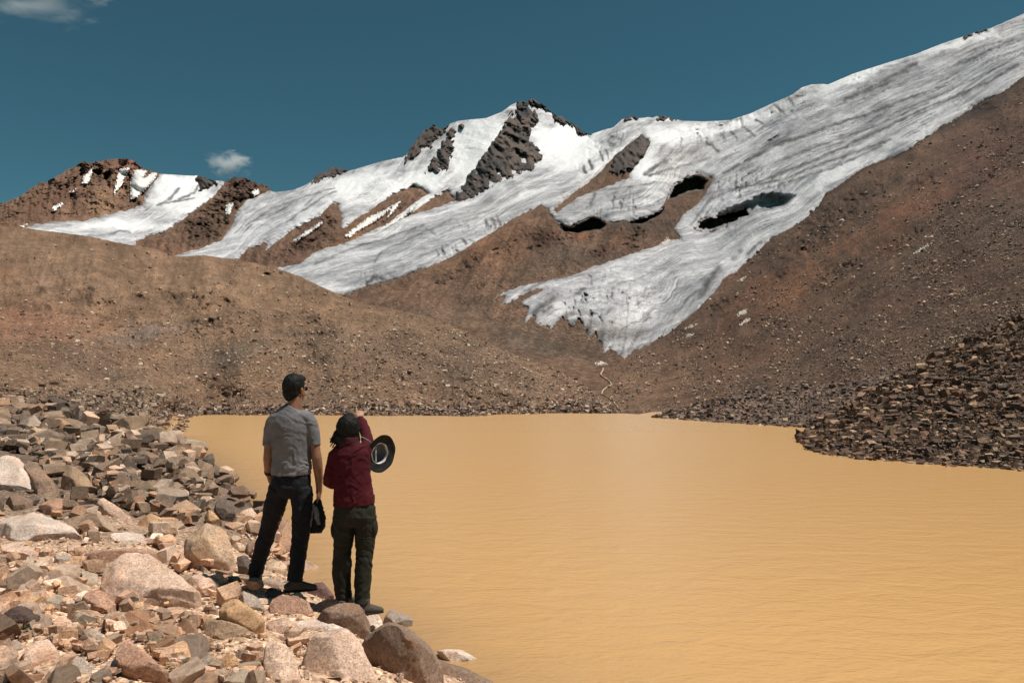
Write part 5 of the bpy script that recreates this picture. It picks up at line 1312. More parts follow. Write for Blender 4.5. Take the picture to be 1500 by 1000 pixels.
N_IND = 300 - len(HERO) - 2
names_c = [('pinkish tan', (0.44, 0.29, 0.20)), ('pale pink', (0.52, 0.39, 0.30)), ('brown', (0.24, 0.165, 0.12)), ('dark brown', (0.16, 0.112, 0.086)), ('grey', (0.37, 0.285, 0.225)), ('rusty orange', (0.42, 0.235, 0.14)), ('olive brown', (0.24, 0.175, 0.12)), ('near black', (0.085, 0.066, 0.055)), ('cream', (0.50, 0.42, 0.33))]
shape_w = ['angular', 'blocky', 'wedge shaped', 'flat topped', 'sharp edged', 'rounded', 'squarish', 'tapering', 'lumpy', 'slab like', 'chunky', 'broken', 'tilted', 'low', 'stubby', 'faceted']
LAND_PTS = [(0, 700, 'the pale banded boulder at the left edge'), (112, 705, 'the olive brown boulder'), (45, 598, 'the flat overhanging slab'), (60, 780, 'the long pale granite boulder'), (180, 792, 'the white quartz block'), (225, 855, 'the largest pink boulder'), (305, 800, 'the upright tan boulder'),
            (335, 930, 'the brown boulder with the ochre front'), (425, 890, 'the rusty red boulder'), (500, 960, 'the huge pink boulder'), (615, 965, 'the long dark fronted boulder'), (20, 900, 'the cushion plant'), (145, 880, 'the reddish domed rock'), (205, 970, 'the slanting rust topped rock'), (60, 960, 'the pinkish block near the corner'),
            (222, 672, 'the dark fronted block'), (216, 697, 'the black pyramid boulder'), (230, 714, 'the wide brown boulder'), (298, 690, 'the olive grey boulder'), (330, 745, 'the nearly black boulder by the water'), (156, 654, 'the white egg shaped stone'), (220, 763, 'the orange ochre block'), (120, 612, 'the dark pointed boulder'), (405, 870, 'the mans feet'), (520, 905, 'the womans feet'), (320, 970, 'the orange pink flat stone')]
order = np.argsort(rs.random(len(rx_)))
sizes = np.clip(15 * (1 - rs.random(len(rx_))) ** (-1 / 2.2), 15, 52)
sizes = np.where(ry_ > 770, sizes * 1.35, sizes)
sel = order[:16000]
sel = sel[np.argsort(-sizes[sel])]
# take the largest first, never too close together
used_lab = {}
for i in sel:
    if len(placed) >= N_IND: break
    s = sizes[i]
    if hsd[i] > -s * 0.30: continue
    if nearfoot[i]: continue
    if any((rx_[i] - a) ** 2 + ((ry_[i] - b) * 1.5) ** 2 < (0.27 * (s + c)) ** 2 for a, b, c in placed): continue
    placed.append((rx_[i], ry_[i], s))
    d = dd_[i]
    Rm = s * d / F * 0.5
    z, _ = bank_z(ray(rx_[i], ry_[i])[0] * d, d)
    o = bpy.data.objects.new('stone', protos[len(placed) % 16]); COL.objects.link(o)
    o.location = (float(ray(rx_[i], ry_[i])[0] * d), float(d), float(z[0]) + 0.22 * Rm)
    o.rotation_euler = (rs.normal(0, 0.4), rs.normal(0, 0.4), rs.uniform(0, 6.28))
    o.scale = (Rm * rs.uniform(0.9, 1.15), Rm * rs.uniform(0.85, 1.1), Rm * rs.uniform(0.65, 1.0))
    near = ry_[i] > 770
    ci = rs.choice([0, 0, 0, 1, 1, 1, 2, 5, 8, 8, 4]) if near else rs.choice([0, 1, 2, 2, 3, 3, 4, 4, 5, 6, 6, 7, 8])
    nm, cc = names_c[ci]
    j = rs.uniform(0.85, 1.15)
    o.color = (cc[0] * j * 1.05, cc[1] * j, cc[2] * j * 0.95, 1)
    lp = sorted(LAND_PTS, key=lambda t: (t[0] - rx_[i]) ** 2 + (t[1] - ry_[i]) ** 2)
    l0 = lp[0]
    dx, dy = rx_[i] - l0[0], ry_[i] - l0[1]
    rel_ = ('right of' if dx > 0 else 'left of') if abs(dx) > abs(dy) * 1.3 else ('just in front of' if dy > 0 else 'just behind')
    szw = 'large' if s > 27 else 'medium' if s > 19 else 'smaller'
    opts = ['%s %s %s stone %s %s' % (szw, shape_w[len(placed) % 16], nm, rel_, l0[2]),
            '%s %s %s stone %s %s, on the side of %s' % (szw, shape_w[len(placed) % 16], nm, rel_, l0[2], lp[1][2]),
            '%s %s stone %s %s, towards %s' % (shape_w[len(placed) % 16], nm, rel_, l0[2], lp[1][2]),
            '%s stone %s %s, toward %s' % (nm, rel_, l0[2], lp[2][2])]
    lab = next((q for q in opts if q not in used_lab), opts[1])
    lab = ' '.join(lab.split()[:16])
    used_lab[opts[0]] = used_lab[lab] = 1
    tag(o, lab, 'stone', group='loose stones on the left bank')

# rubble between them, joined (uncountable)
sm = rs.random(len(rx_)) < 0.62
sm &= (hsd < -4.0) | (rs.random(len(rx_)) < 0.03)
sx_, sy_, sd_ = rx_[sm], ry_[sm], dd_[sm]
spx = np.minimum(5.0 * (1 - rs.random(len(sx_))) ** (-1 / 1.5), 27)
isf = sy_ < 770
drop = (~isf) & (spx > 9) & (rs.random(len(spx)) < 0.55)
spx = np.where(drop, 4.5, spx)
zz, _ = bank_z(ray(sx_, sy_)[0] * sd_, sd_)
R = spx * sd_ / F * 0.5
C = np.stack([ray(sx_, sy_)[0] * sd_, sd_, zz + R * rs.uniform(0, 0.9, len(R)) * (spx > 9)], -1)
nf = np.zeros(len(sx_), bool)
for (a0, b0) in FOOT: nf |= (np.abs(sx_ - a0) < 24) & (np.abs(sy_ - b0 - 2) < 8)
big_ = (spx > 8)
for msk, pr, pal, nm, lb in ((isf & ~nf, PR2, PAL_MIX, 'rubble', 'mixed grey and brown rubble filling the upper left bank'),
                             (~isf & ~nf & big_, [rock_mesh(10, 300 + s, 0.035, 0, 0) for s in range(10)], PAL_NEAR, 'rubble', 'pinkish rubble between the near boulders'),
                             (~isf & ~nf & ~big_, PR2, PAL_NEAR, 'gravel', 'fine pink and tan gravel on the near bank')):
    scatter(nm, C[msk], R[msk], pr, pal * WARM, lb, M['stone'], sink=0.2)
# extra fine grit close to the camera
n = 7000
gx2 = rs.uniform(-5.5, 0.5, n); gy2 = rs.uniform(1.5, 9.0, n)
z2, s2 = bank_z(gx2, gy2)
m = s2 > 0.1
scatter('grit', np.stack([gx2, gy2, z2], -1)[m], rs.uniform(0.006, 0.02, m.sum()), P12, PAL_NEAR, 'loose sandy grit of the near bank', M['stone'], sink=0.1)

# ------------------------------------------------------------------ people
def loft(bm, rings, seg=20, cap=True):
    """rings: (centre Vector, rx, ry[, axis, lateral]); closed tube following the centres"""
    n = len(rings); prev = None
    loops = []
    for i, rg in enumerate(rings):
        c, rx, ry = rg[0], rg[1], rg[2]
        a = rings[max(i - 1, 0)][0]; b = rings[min(i + 1, n - 1)][0]
        t = (b - a).normalized() if (b - a).length > 1e-6 else Vector((0, 0, 1))
        if len(rg) > 3 and rg[3] is not None: lat = rg[3]
        else: lat = Vector((1, 0, 0))
        lat = (lat - t * lat.dot(t))
        if lat.length < 1e-3: lat = Vector((0, 1, 0)) - t * t.y
        lat.normalize(); dep = t.cross(lat)
        loops.append([bm.verts.new(c + lat * (rx * math.cos(2 * math.pi * k / seg)) + dep * (ry * math.sin(2 * math.pi * k / seg))) for k in range(seg)])
    for A, B in zip(loops[:-1], loops[1:]):
        for k in range(seg):
            bm.faces.new((A[k], A[(k + 1) % seg], B[(k + 1) % seg], B[k]))
    if cap:
        bm.faces.new(list(reversed(loops[0]))); bm.faces.new(loops[-1])
    return loops

def ball(bm, c, r, sx=1, sy=1, sz=1, rot=None):
    m = Matrix.Translation(c) @ (rot.to_4x4() if rot else Matrix.Identity(4)) @ Matrix.Diagonal((r * sx, r * sy, r * sz, 1))
    bmesh.ops.create_uvsphere(bm, u_segments=20, v_segments=14, radius=1, matrix=m)

def finish(bm, name, mat, vox=0.007, smooth_it=2, disp=None, parent=None, origin=Vector(), thin=0.45):
    bmesh.ops.recalc_face_normals(bm, faces=bm.faces)
    for v in bm.verts: v.co -= origin
    me = bpy.data.meshes.new(name); bm.to_mesh(me); bm.free()
    me = voxel(me, vox, smooth_it)
    n = len(me.vertices)
    if disp:
        co = np.empty(n * 3, np.float32); me.vertices.foreach_get('co', co); co = co.reshape(-1, 3).astype(float)
        no = np.empty(n * 3, np.float32); me.vertices.foreach_get('normal', no); no = no.reshape(-1, 3)
        co = co + no * disp(co + np.array(origin[:]), no)[:, None]
        me.vertices.foreach_set('co', co.astype(np.float32).ravel())
    me.polygons.foreach_set('use_smooth', np.ones(len(me.polygons), bool))
    me.materials.clear(); me.materials.append(mat); me.name = name
    o = bpy.data.objects.new(name, me); COL.objects.link(o)
    md = o.modifiers.new('d', 'DECIMATE'); md.ratio = 0.22 if name == 'body' else thin
    dg = bpy.context.evaluated_depsgraph_get()
    me2 = bpy.data.meshes.new_from_object(o.evaluated_get(dg)); me2.name = name
    o.modifiers.clear(); o.data = me2
    if parent is not None: o.parent = parent
    return o

def skin_mat(name, c):
    t = NT(name); g = t.obj_coord(); n = t.noise(g, 20, 4, 0.6)
    col = t.mix(1.0, c, t.ramp(n, [(0.3, 0.85), (0.7, 1.12)]), 'MULTIPLY')
    t.b.inputs['Subsurface Weight'].default_value = 0.05
    return t.set(col, 0.5, t.bump(n, 0.2, 0.002), 0.4)
def hair_mat(name):
    t = NT(name); g = t.obj_coord((1, 1, 0.25)); n = t.noise(g, 90, 4, 0.7)
    col = t.ramp(n, [(0.3, (0.003, 0.003, 0.003)), (0.7, (0.014, 0.012, 0.011))])
    return t.set(col, 0.6, t.bump(n, 0.8, 0.006), 0.15)
M['skin_m'] = skin_mat('skin_tanned', (0.22, 0.105, 0.06))
M['skin_w'] = skin_mat('skin_light', (0.36, 0.20, 0.13))
M['hair'] = hair_mat('black_hair')
M['shirt'] = mat_cloth('grey_tshirt', (0.145, 0.138, 0.145))
M['navy'] = mat_cloth('navy_trousers', (0.009, 0.0095, 0.013), rough=0.8)
M['maroon'] = mat_cloth('maroon_fleece', (0.055, 0.005, 0.009))
M['olive'] = mat_cloth('olive_trousers', (0.020, 0.019, 0.013), rough=0.85)
M['boot'] = mat_cloth('boot_suede', (0.07, 0.058, 0.05))
M['black'] = mat_cloth('black_fabric', (0.010, 0.010, 0.011), rough=0.7)
M['grey_fab'] = mat_cloth('grey_fabric', (0.14, 0.14, 0.15), rough=0.7)
M['lining'] = mat_cloth('white_sweatband', (0.40, 0.38, 0.37), 60, 0.9, 0.5)
M['lens'] = NT('sunglasses'); M['lens'] = M['lens'].set((0.01, 0.01, 0.012), 0.15)

def folds(seed, amp, direction=(0.6, 0, 0.8), freq=14.0, fine=1.0):
    dv = np.array(direction, float); dv /= np.linalg.norm(dv)
    def f(p, nrm):
        w = fbm(p * 4.0 + seed, 3) * 1.6
        u = p @ dv * freq + w * 2.2
        q = np.stack([u, p[:, 1] * 3 + p[:, 0] * 2, p[:, 2] * 2.0], -1)
        r = fbm(q + seed, 3, 0.5, ridged=True)
        return amp * (0.9 * r + 0.5 * fine * fbm(p * 22 + seed, 3, 0.5))
    return f

def hand(bm, wrist, direction, palm_n, thumb_side, size=0.185, curl=(0.35, 0.4, 0.45, 0.5), thumb_out=0.6, spread=0.08):
    """a palm with five separate fingers. direction: wrist->fingers; palm_n: palm normal (curl direction)"""
    d = direction.normalized(); n = (palm_n - d * palm_n.dot(d)).normalized(); s = thumb_side
    s = (s - d * s.dot(d) - n * s.dot(n)).normalized()
    pl = size * 0.52
    loft(bm, [(wrist - d * 0.01, 0.026, 0.019, s), (wrist + d * pl * 0.3, 0.034, 0.017, s), (wrist + d * pl * 0.7, 0.040, 0.015, s), (wrist + d * pl, 0.038, 0.012, s)], 14)
    lens_ = (0.42, 0.47, 0.44, 0.35)
    for k in range(4):
        off = (1.5 - k) * 0.0195
        p = wrist + d * pl * 0.92 + s * off
        fd = (d + s * (1.5 - k) * spread).normalized()
        L = size * lens_[k]; c = curl[k]; r = 0.0088 if k < 3 else 0.0078
        pts = [(p - fd * 0.012, r * 1.1, r * 1.1, s), (p, r * 1.08, r * 1.08, s)]
        ang = 0
        for j, seg_ in enumerate((0.42, 0.32, 0.26)):
            ang += c * (0.8 if j == 0 else 1.2)
            dd = (fd * math.cos(ang) + n * math.sin(ang))
            p = p + dd * L * seg_
            pts.append((p, r * (1 - 0.09 * (j + 1)), r * (1 - 0.09 * (j + 1)), s))
        loft(bm, pts, 10)
    p = wrist + d * pl * 0.25 + s * 0.024
    td = (d * 0.75 + s * thumb_out + n * 0.35).normalized()
    q1 = p + td * 0.036; td2 = (td + d * 0.4 + n * 0.2).normalized(); q2 = q1 + td2 * 0.03; q3 = q2 + td2 * 0.022
    loft(bm, [(p - td * 0.012, 0.014, 0.013, n), (p + td * 0.015, 0.0125, 0.012, n), (q1, 0.0105, 0.0105, n), (q2, 0.0098, 0.0098, n), (q3, 0.0075, 0.0075, n)], 10)

def head(bm, c, R3, w=0.078, h=0.118, dp=0.097):
    """c: centre of the skull; R3: orientation (x right, y face forward, z up)"""
    ball(bm, c + R3 @ Vector((0, -0.008, 0.018)), 1, w, dp, h * 0.86, R3)
    ball(bm, c + R3 @ Vector((0, 0.022, -0.045)), 1, w * 0.78, dp * 0.72, h * 0.66, R3)      # jaw
    ball(bm, c + R3 @ Vector((0, 0.068, -0.098)), 1, 0.022, 0.020, 0.016, R3)                 # chin
    loft(bm, [(c + R3 @ Vector((0, 0.085, 0.018)), 0.008, 0.008), (c + R3 @ Vector((0, 0.103, -0.018)), 0.013, 0.012), (c + R3 @ Vector((0, 0.108, -0.028)), 0.016, 0.010), (c + R3 @ Vector((0, 0.092, -0.036)), 0.012, 0.006)], 10)
    for sx in (-1, 1):
        ball(bm, c + R3 @ Vector((sx * 0.031, 0.078, 0.008)), 0.014, 1, 0.7, 0.75, R3)        # eyelids
        ball(bm, c + R3 @ Vector((sx * 0.029, 0.083, 0.024)), 0.016, 1.2, 0.5, 0.35, R3)      # brow
        ball(bm, c + R3 @ Vector((sx * (w + 0.004), -0.004, -0.012)), 1, 0.009, 0.018, 0.032, R3)  # ear
        ball(bm, c + R3 @ Vector((sx * (w + 0.008), -0.010, -0.002)), 1, 0.006, 0.014, 0.018, R3)
    ball(bm, c + R3 @ Vector((0, 0.086, -0.060)), 1, 0.024, 0.010, 0.006, R3)                 # lips
    ball(bm, c + R3 @ Vector((0, 0.085, -0.070)), 1, 0.020, 0.010, 0.006, R3)

# ---- the man
DM = 6.8
def A(px, py, dd=0.0): return P1(px, py, DM + dd)
footL = A(368, 838, 0.16); footR = A(432, 860, -0.05)
man = bpy.data.objects.new('person', None); COL.objects.link(man)
OM = Vector((A(415, 860).x, DM, min(footL.z, footR.z)))
man.location = OM
tag(man, 'man in a grey t-shirt and dark trousers seen from behind, standing wide legged', 'person')
Rm3 = Matrix.Rotation(math.radians(-28), 3, 'Z')
hcM = A(432, 570, 0.03)
bm = bmesh.new()
head(bm, hcM, Rm3, 0.080, 0.122, 0.100)
X1 = Vector((1, 0, 0))
loft(bm, [(A(428, 606, 0.0), 0.095, 0.08), (A(430, 597, 0.0), 0.066, 0.064), (A(432, 588, 0.01), 0.058, 0.062), (A(432, 576, 0.02), 0.060, 0.066)])
loft(bm, [(A(427, 604), 0.12, 0.08), (A(427, 614), 0.17, 0.10), (A(427, 635), 0.165, 0.11), (A(427, 660), 0.145, 0.10), (A(427, 685), 0.145, 0.105), (A(427, 706), 0.15, 0.10), (A(426, 722), 0.12, 0.09)])
# arms
loft(bm, [(A(401, 616, 0.0), 0.052, 0.055), (A(396, 640, 0.0), 0.046, 0.05), (A(393.5, 662, -0.01), 0.041, 0.043), (A(392.5, 672, -0.01), 0.040, 0.042), (A(393.5, 688, 0.05), 0.037, 0.037), (A(397, 703, 0.11), 0.027, 0.028)], 16)
loft(bm, [(A(455, 616, 0.0), 0.052, 0.055), (A(459, 640, 0.0), 0.047, 0.05), (A(462, 660, -0.01), 0.042, 0.044), (A(464, 671, -0.015), 0.043, 0.044), (A(465.5, 684, -0.005), 0.042, 0.042), (A(467, 700, 0.02), 0.034, 0.033), (A(467.5, 716, 0.04), 0.026, 0.023), (A(467, 722, 0.045), 0.027, 0.022)], 16)
hand(bm, A(467, 721, 0.045), (A(466, 745, 0.05) - A(467, 721, 0.045)), Vector((-1, 0.1, 0)), Vector((0.1, 1, 0)), 0.185, (0.55, 0.65, 0.7, 0.75))
hand(bm, A(396, 703, 0.11), Vector((0.35, 0.45, -0.8)), Vector((1, -0.2, 0)), Vector((0.2, 1, 0)), 0.18, (0.2, 0.2, 0.25, 0.3))
# leg cores
for pts in ([(412, 716, 0, .08), (400, 760, .06, .07), (393, 780, .09, .055), (384, 805, .12, .055), (374, 836, .16, .04)], [(440, 716, 0, .08), (441, 760, -.01, .07), (440, 785, -.02, .055), (437, 812, -.03, .055), (433, 850, -.05, .04)]):
    loft(bm, [(A(x, y, d), r, r) for x, y, d, r in pts], 14)
finish(bm, 'body', M['skin_m'], 0.0045, 1, None, man, OM)
# hair
bm = bmesh.new()
ball(bm, hcM + Rm3 @ Vector((0, -0.020, 0.030)), 1, 0.091, 0.098, 0.108, Rm3)
ball(bm, hcM + Rm3 @ Vector((0, -0.050, -0.030)), 1, 0.074, 0.062, 0.075, Rm3)
ball(bm, hcM + Rm3 @ Vector((0.0, 0.040, 0.088)), 1, 0.066, 0.052, 0.038, Rm3)
finish(bm, 'hair', M['hair'], 0.005, 1, lambda p, n: 0.006 * fbm(p * np.array([60, 60, 18.0]), 3, 0.6) + 0.006 * fbm(p * 22, 2), man, OM)
# sunglasses
bm = bmesh.new()
for sx in (-1, 1):
    ball(bm, hcM + Rm3 @ Vector((sx * 0.034, 0.094, 0.008)), 1, 0.028, 0.006, 0.020, Rm3)
    loft(bm, [(hcM + Rm3 @ Vector((sx * 0.062, 0.09, 0.014)), 0.004, 0.005), (hcM + Rm3 @ Vector((sx * 0.088, 0.05, 0.014)), 0.004, 0.005), (hcM + Rm3 @ Vector((sx * 0.088, -0.01, 0.010)), 0.004, 0.005)], 8)
loft(bm, [(hcM + Rm3 @ Vector((-0.02, 0.102, 0.012)), 0.004, 0.004), (hcM + Rm3 @ Vector((0.02, 0.102, 0.012)), 0.004, 0.004)], 8)
finish(bm, 'sunglasses', M['lens'], 0.0035, 0, None, man, OM)
# shirt
bm = bmesh.new()
loft(bm, [(A(431, 596, 0.0), 0.074, 0.074), (A(429, 600, 0), 0.105, 0.085), (A(428, 606, 0), 0.155, 0.098), (A(427.5, 613, 0), 0.188, 0.112), (A(427, 625, 0), 0.186, 0.124), (A(427, 645, 0), 0.174, 0.130), (A(427, 668, 0), 0.166, 0.126), (A(427, 690, 0), 0.170, 0.132),
         (A(426, 694, 0), 0.168, 0.134, (X1 + Vector((0, 0, 0.25))))], 26)
for (a0, a1) in (((403, 609), (391, 622)), ((453, 609), (463, 622))):
    s_ = -1 if a0[0] < 425 else 1
    xo = 427
    loft(bm, [(A(xo + s_ * 14, 608, 0), 0.055, 0.085), (A(xo + s_ * 22, 612, 0), 0.062, 0.082), (A(xo + s_ * 28, 620, 0), 0.060, 0.076), (A(xo + s_ * 31, 633, 0), 0.056, 0.068), (A(xo + s_ * 32.5, 645, 0), 0.055, 0.064), (A(xo + s_ * 33, 653, -0.005), 0.055, 0.064)], 18)
def hem(p, n):
    f0 = folds(3, 0.013, (0.45, 0.1, 0.95), 15)(p, n)
    zz = np.clip((p[:, 2] - A(427, 697).z) / 0.30, 0, 1)
    return f0 * (0.55 + 0.75 * (1 - zz))
sh = finish(bm, 'tshirt', M['shirt'], 0.0065, 2, hem, man, OM)
co = sh.data.vertices
zt = A(427, 690).z - OM.z
for v in co:                      # the hem hangs lower on the left side than on the right
    t_ = max(0.0, 1 - (v.co.z - zt) / 0.12)
    if t_ > 0: v.co.z -= min(t_, 1.3) * 0.20 * ((A(427, 690).x - OM.x) - v.co.x + 0.02)
# trousers
bm = bmesh.new()
loft(bm, [(A(427, 686), 0.150, 0.112), (A(427, 698), 0.160, 0.122), (A(426, 712), 0.172, 0.130), (A(425, 722), 0.165, 0.120), (A(424, 728), 0.12, 0.09)], 24)
for pts in ([(410, 714, .0, .092, .105), (403, 740, .03, .090, .100), (396, 765, .07, .080, .088), (391, 782, .09, .072, .078), (384, 805, .12, .068, .076), (377, 825, .145, .062, .072), (374, 841, .16, .062, .080)],
            [(441, 714, .0, .094, .105), (443, 742, -.005, .090, .098), (441.5, 768, -.015, .079, .086), (439.5, 788, -.02, .072, .078), (436.5, 812, -.03, .067, .075), (434, 835, -.045, .062, .072), (432, 850, -.05, .064, .082)]):
    loft(bm, [(A(x, y, d), r1, r2) for x, y, d, r1, r2 in pts], 20)
finish(bm, 'trousers', M['navy'], 0.0065, 2, folds(9, 0.012, (0.3, 0.2, 1.0), 13), man, OM)
def boot(bm, ankle, d, L=0.29, lift=0.0):
    d = d.normalized(); s = d.cross(Vector((0, 0, 1))).normalized()
    g = Vector((ankle.x, ankle.y, ankle.z - 0.085))
    loft(bm, [(g - d * 0.085 + Vector((0, 0, 0.03)), 0.030, 0.030, s), (g - d * 0.06 + Vector((0, 0, 0.035)), 0.040, 0.038, s), (g + Vector((0, 0, 0.045)), 0.042, 0.050, s), (g + d * 0.07 + Vector((0, 0, 0.035)), 0.045, 0.038, s),
              (g + d * 0.13 + Vector((0, 0, 0.025)), 0.047, 0.028, s), (g + d * 0.18 + Vector((0, 0, 0.02)), 0.036, 0.020, s)], 16)
    loft(bm, [(ankle + Vector((0, 0, 0.04)), 0.048, 0.052, s), (ankle - Vector((0, 0, 0.05)), 0.046, 0.055, s)], 16)
def sole(bm, ankle, d):
    d = d.normalized(); s = d.cross(Vector((0, 0, 1))).normalized()
    g = Vector((ankle.x, ankle.y, ankle.z - 0.082))
    loft(bm, [(g - d * 0.09, 0.034, 0.012, s), (g, 0.044, 0.014, s), (g + d * 0.12, 0.050, 0.014, s), (g + d * 0.185, 0.036, 0.010, s)], 14)
for ank, d in ((A(373, 838, 0.16), Vector((-0.15, 1, 0))), (A(432, 850, -0.05), Vector((0.8, 0.55, -0.05)))):
    bm = bmesh.new(); boot(bm, ank, d); b_o = finish(bm, 'boot', M['boot'], 0.005, 1, folds(1, 0.003), man, OM)
    bm = bmesh.new(); sole(bm, ank, d); finish(bm, 'sole', M['black'], 0.005, 0, None, b_o)
    b_o.children[0].location = -OM
# watch
bm = bmesh.new(); loft(bm, [(A(393.6, 689, 0.054), 0.041, 0.041), (A(394.4, 693, 0.070), 0.039, 0.039)], 16)
finish(bm, 'watch', M['black'], 0.004, 0, None, man, OM)

# ---- the hat hanging from the man's hand
def crumple(seed, a=0.018):
    return lambda p, n: a * 1.3 * fbm(p * 12 + seed, 4, 0.6, ridged=True) + 0.006 * fbm(p * 34 + seed, 3)
OC = A(462, 745, 0.04)
hatm = bpy.data.objects.new('sun_hat', None); COL.objects.link(hatm); hatm.location = OC
tag(hatm, 'crumpled black and grey cloth sun hat dangling from the mans right hand', 'hat')
bm = bmesh.new()
loft(bm, [(A(467, 732, 0.04), 0.025, 0.018), (A(464, 745, 0.03), 0.060, 0.035), (A(462.5, 758, 0.03), 0.082, 0.050), (A(462, 772, 0.03), 0.080, 0.050), (A(461.5, 779, 0.03), 0.055, 0.04)], 20)
ball(bm, A(469, 768, 0.03), 0.035, 0.9, 0.8, 1.1)
finish(bm, 'crown', M['black'], 0.006, 1, crumple(2), hatm, OC)
bm = bmesh.new()
loft(bm, [(A(459, 738, -0.01), 0.016, 0.010), (A(454, 755, -0.02), 0.026, 0.012), (A(451.5, 772, -0.02), 0.024, 0.012), (A(450, 787, -0.02), 0.012, 0.008)], 12)
loft(bm, [(A(462, 742, -0.02), 0.014, 0.010), (A(464, 755, -0.03), 0.024, 0.012), (A(467, 768, -0.02), 0.014, 0.010)], 12)
finish(bm, 'brim', M['grey_fab'], 0.005, 1, crumple(5, 0.010), hatm, OC)
bm = bmesh.new()
loft(bm, [(A(468, 722, 0.05), 0.006, 0.006), (A(466, 730, 0.04), 0.006, 0.006), (A(463, 742, 0.0), 0.005, 0.005)], 8)
finish(bm, 'cord', M['black'], 0.003, 0, None, hatm, OC)

# ---- the woman
DW = 6.65
def B(px, py, dd=0.0): return P1(px, py, DW + dd)
wom = bpy.data.objects.new('person', None); COL.objects.link(wom)
OW = Vector((B(518, 885).x, DW, B(518, 890).z)); wom.location = OW
tag(wom, 'woman in a maroon fleece and olive trousers pointing ahead with her right arm', 'person')
Rw3 = Matrix.Rotation(math.radians(8), 3, 'Z') @ Matrix.Rotation(math.radians(8), 3, 'X')
hcW = B(510, 629, 0.03)
bm = bmesh.new()
head(bm, hcW, Rw3, 0.074, 0.114, 0.094)
loft(bm, [(B(512, 662), 0.08, 0.07), (B(511, 652), 0.055, 0.056), (B(511, 638, 0.02), 0.052, 0.056)])
loft(bm, [(B(513, 658), 0.12, 0.07), (B(514, 668), 0.14, 0.085), (B(515, 690), 0.125, 0.085), (B(517, 712), 0.115, 0.08), (B(518, 735), 0.13, 0.09), (B(519, 755), 0.12, 0.09)])
# raised right arm and pointing hand
wr = B(526.5, 611, 0.52)
loft(bm, [(B(536, 660, 0.02), 0.042, 0.045), (B(538, 648, 0.16), 0.038, 0.040), (B(536, 636, 0.28), 0.034, 0.036), (B(531, 622, 0.42), 0.030, 0.030), (wr, 0.023, 0.021)], 16)
hand(bm, wr, Vector((-0.10, 0.80, 0.58)), Vector((-0.2, 0.4, -0.9)), Vector((-1, 0, 0.1)), 0.172, (0.05, 0.75, 0.85, 0.9), 0.45)
# bent left arm, hand in front of the chest
wl = B(497, 706, 0.24)
loft(bm, [(B(490, 664, 0), 0.042, 0.045), (B(484, 685, 0), 0.038, 0.040), (B(481, 703, 0.01), 0.036, 0.036), (B(487, 708, 0.12), 0.030, 0.030), (wl, 0.023, 0.021)], 16)
hand(bm, wl, Vector((0.8, 0.5, 0.15)), Vector((0, -0.3, -1)), Vector((0, 1, 0.2)), 0.168, (0.4, 0.5, 0.55, 0.6))
for pts in ([(505, 750, 0, .075), (503, 790, 0, .06), (501, 815, 0, .05), (502, 840, .0, .052), (503, 872, .0, .036)], [(533, 750, 0, .075), (534, 790, 0, .06), (534, 815, -.01, .05), (532, 845, -.02, .05), (531, 880, -.04, .036)]):
    loft(bm, [(B(x, y, d), r, r) for x, y, d, r in pts], 14)
finish(bm, 'body', M['skin_w'], 0.0045, 1, None, wom, OW)
bm = bmesh.new()
ball(bm, hcW + Rw3 @ Vector((0, -0.016, 0.022)), 1, 0.098, 0.104, 0.112, Rw3)
ball(bm, hcW + Rw3 @ Vector((-0.012, -0.030, -0.060)), 1, 0.098, 0.082, 0.080, Rw3)
ball(bm, hcW + Rw3 @ Vector((-0.070, 0.0, -0.085)), 1, 0.050, 0.055, 0.055, Rw3)
ball(bm, hcW + Rw3 @ Vector((0.055, -0.010, -0.090)), 1, 0.040, 0.055, 0.050, Rw3)
ball(bm, hcW + Rw3 @ Vector((0, 0.05, 0.075)), 1, 0.070, 0.045, 0.045, Rw3)
random.seed(12)
for k in range(26):
    a = random.uniform(-1, 1)
    p0 = hcW + Rw3 @ Vector((a * 0.085, -0.04 + random.uniform(-.03, .05), -0.03 + random.uniform(-.03, .05)))
    p1 = p0 + Vector((a * 0.03 - 0.012, random.uniform(-.01, .01), -0.05)); p2 = p1 + Vector((a * 0.012 - random.uniform(0.0, 0.03), 0, -0.035 + random.uniform(-.02, .03)))
    loft(bm, [(p0, 0.011, 0.011), (p1, 0.009, 0.009), (p2, 0.004, 0.004)], 8)
finish(bm, 'hair', M['hair'], 0.0045, 1, lambda p, n: 0.007 * fbm(p * np.array([55, 55, 14.0]), 3, 0.6) + 0.006 * fbm(p * 20, 2), wom, OW)
# fleece
bm = bmesh.new()
loft(bm, [(B(511, 640, 0), 0.074, 0.076), (B(511, 648, 0), 0.083, 0.082), (B(512, 653, 0), 0.098, 0.080), (B(512.5, 657, 0), 0.140, 0.090), (B(513, 664, 0), 0.162, 0.104), (B(514, 678, 0), 0.160, 0.112), (B(515.5, 695, 0), 0.152, 0.112), (B(517, 714, 0), 0.158, 0.116), (B(518.5, 732, 0), 0.172, 0.124), (B(519, 740, 0), 0.174, 0.124, X1 + Vector((0, 0, 0.09)))], 26)
loft(bm, [(B(500, 660, 0), 0.062, 0.075), (B(491, 668, 0), 0.060, 0.068), (B(486, 684, 0), 0.056, 0.060), (B(483, 698, 0), 0.052, 0.054), (B(482, 705, 0.01), 0.050, 0.050), (B(486, 708, 0.07), 0.046, 0.046), (B(492, 707, 0.16), 0.042, 0.042), (B(495, 706, 0.21), 0.038, 0.038)], 18)
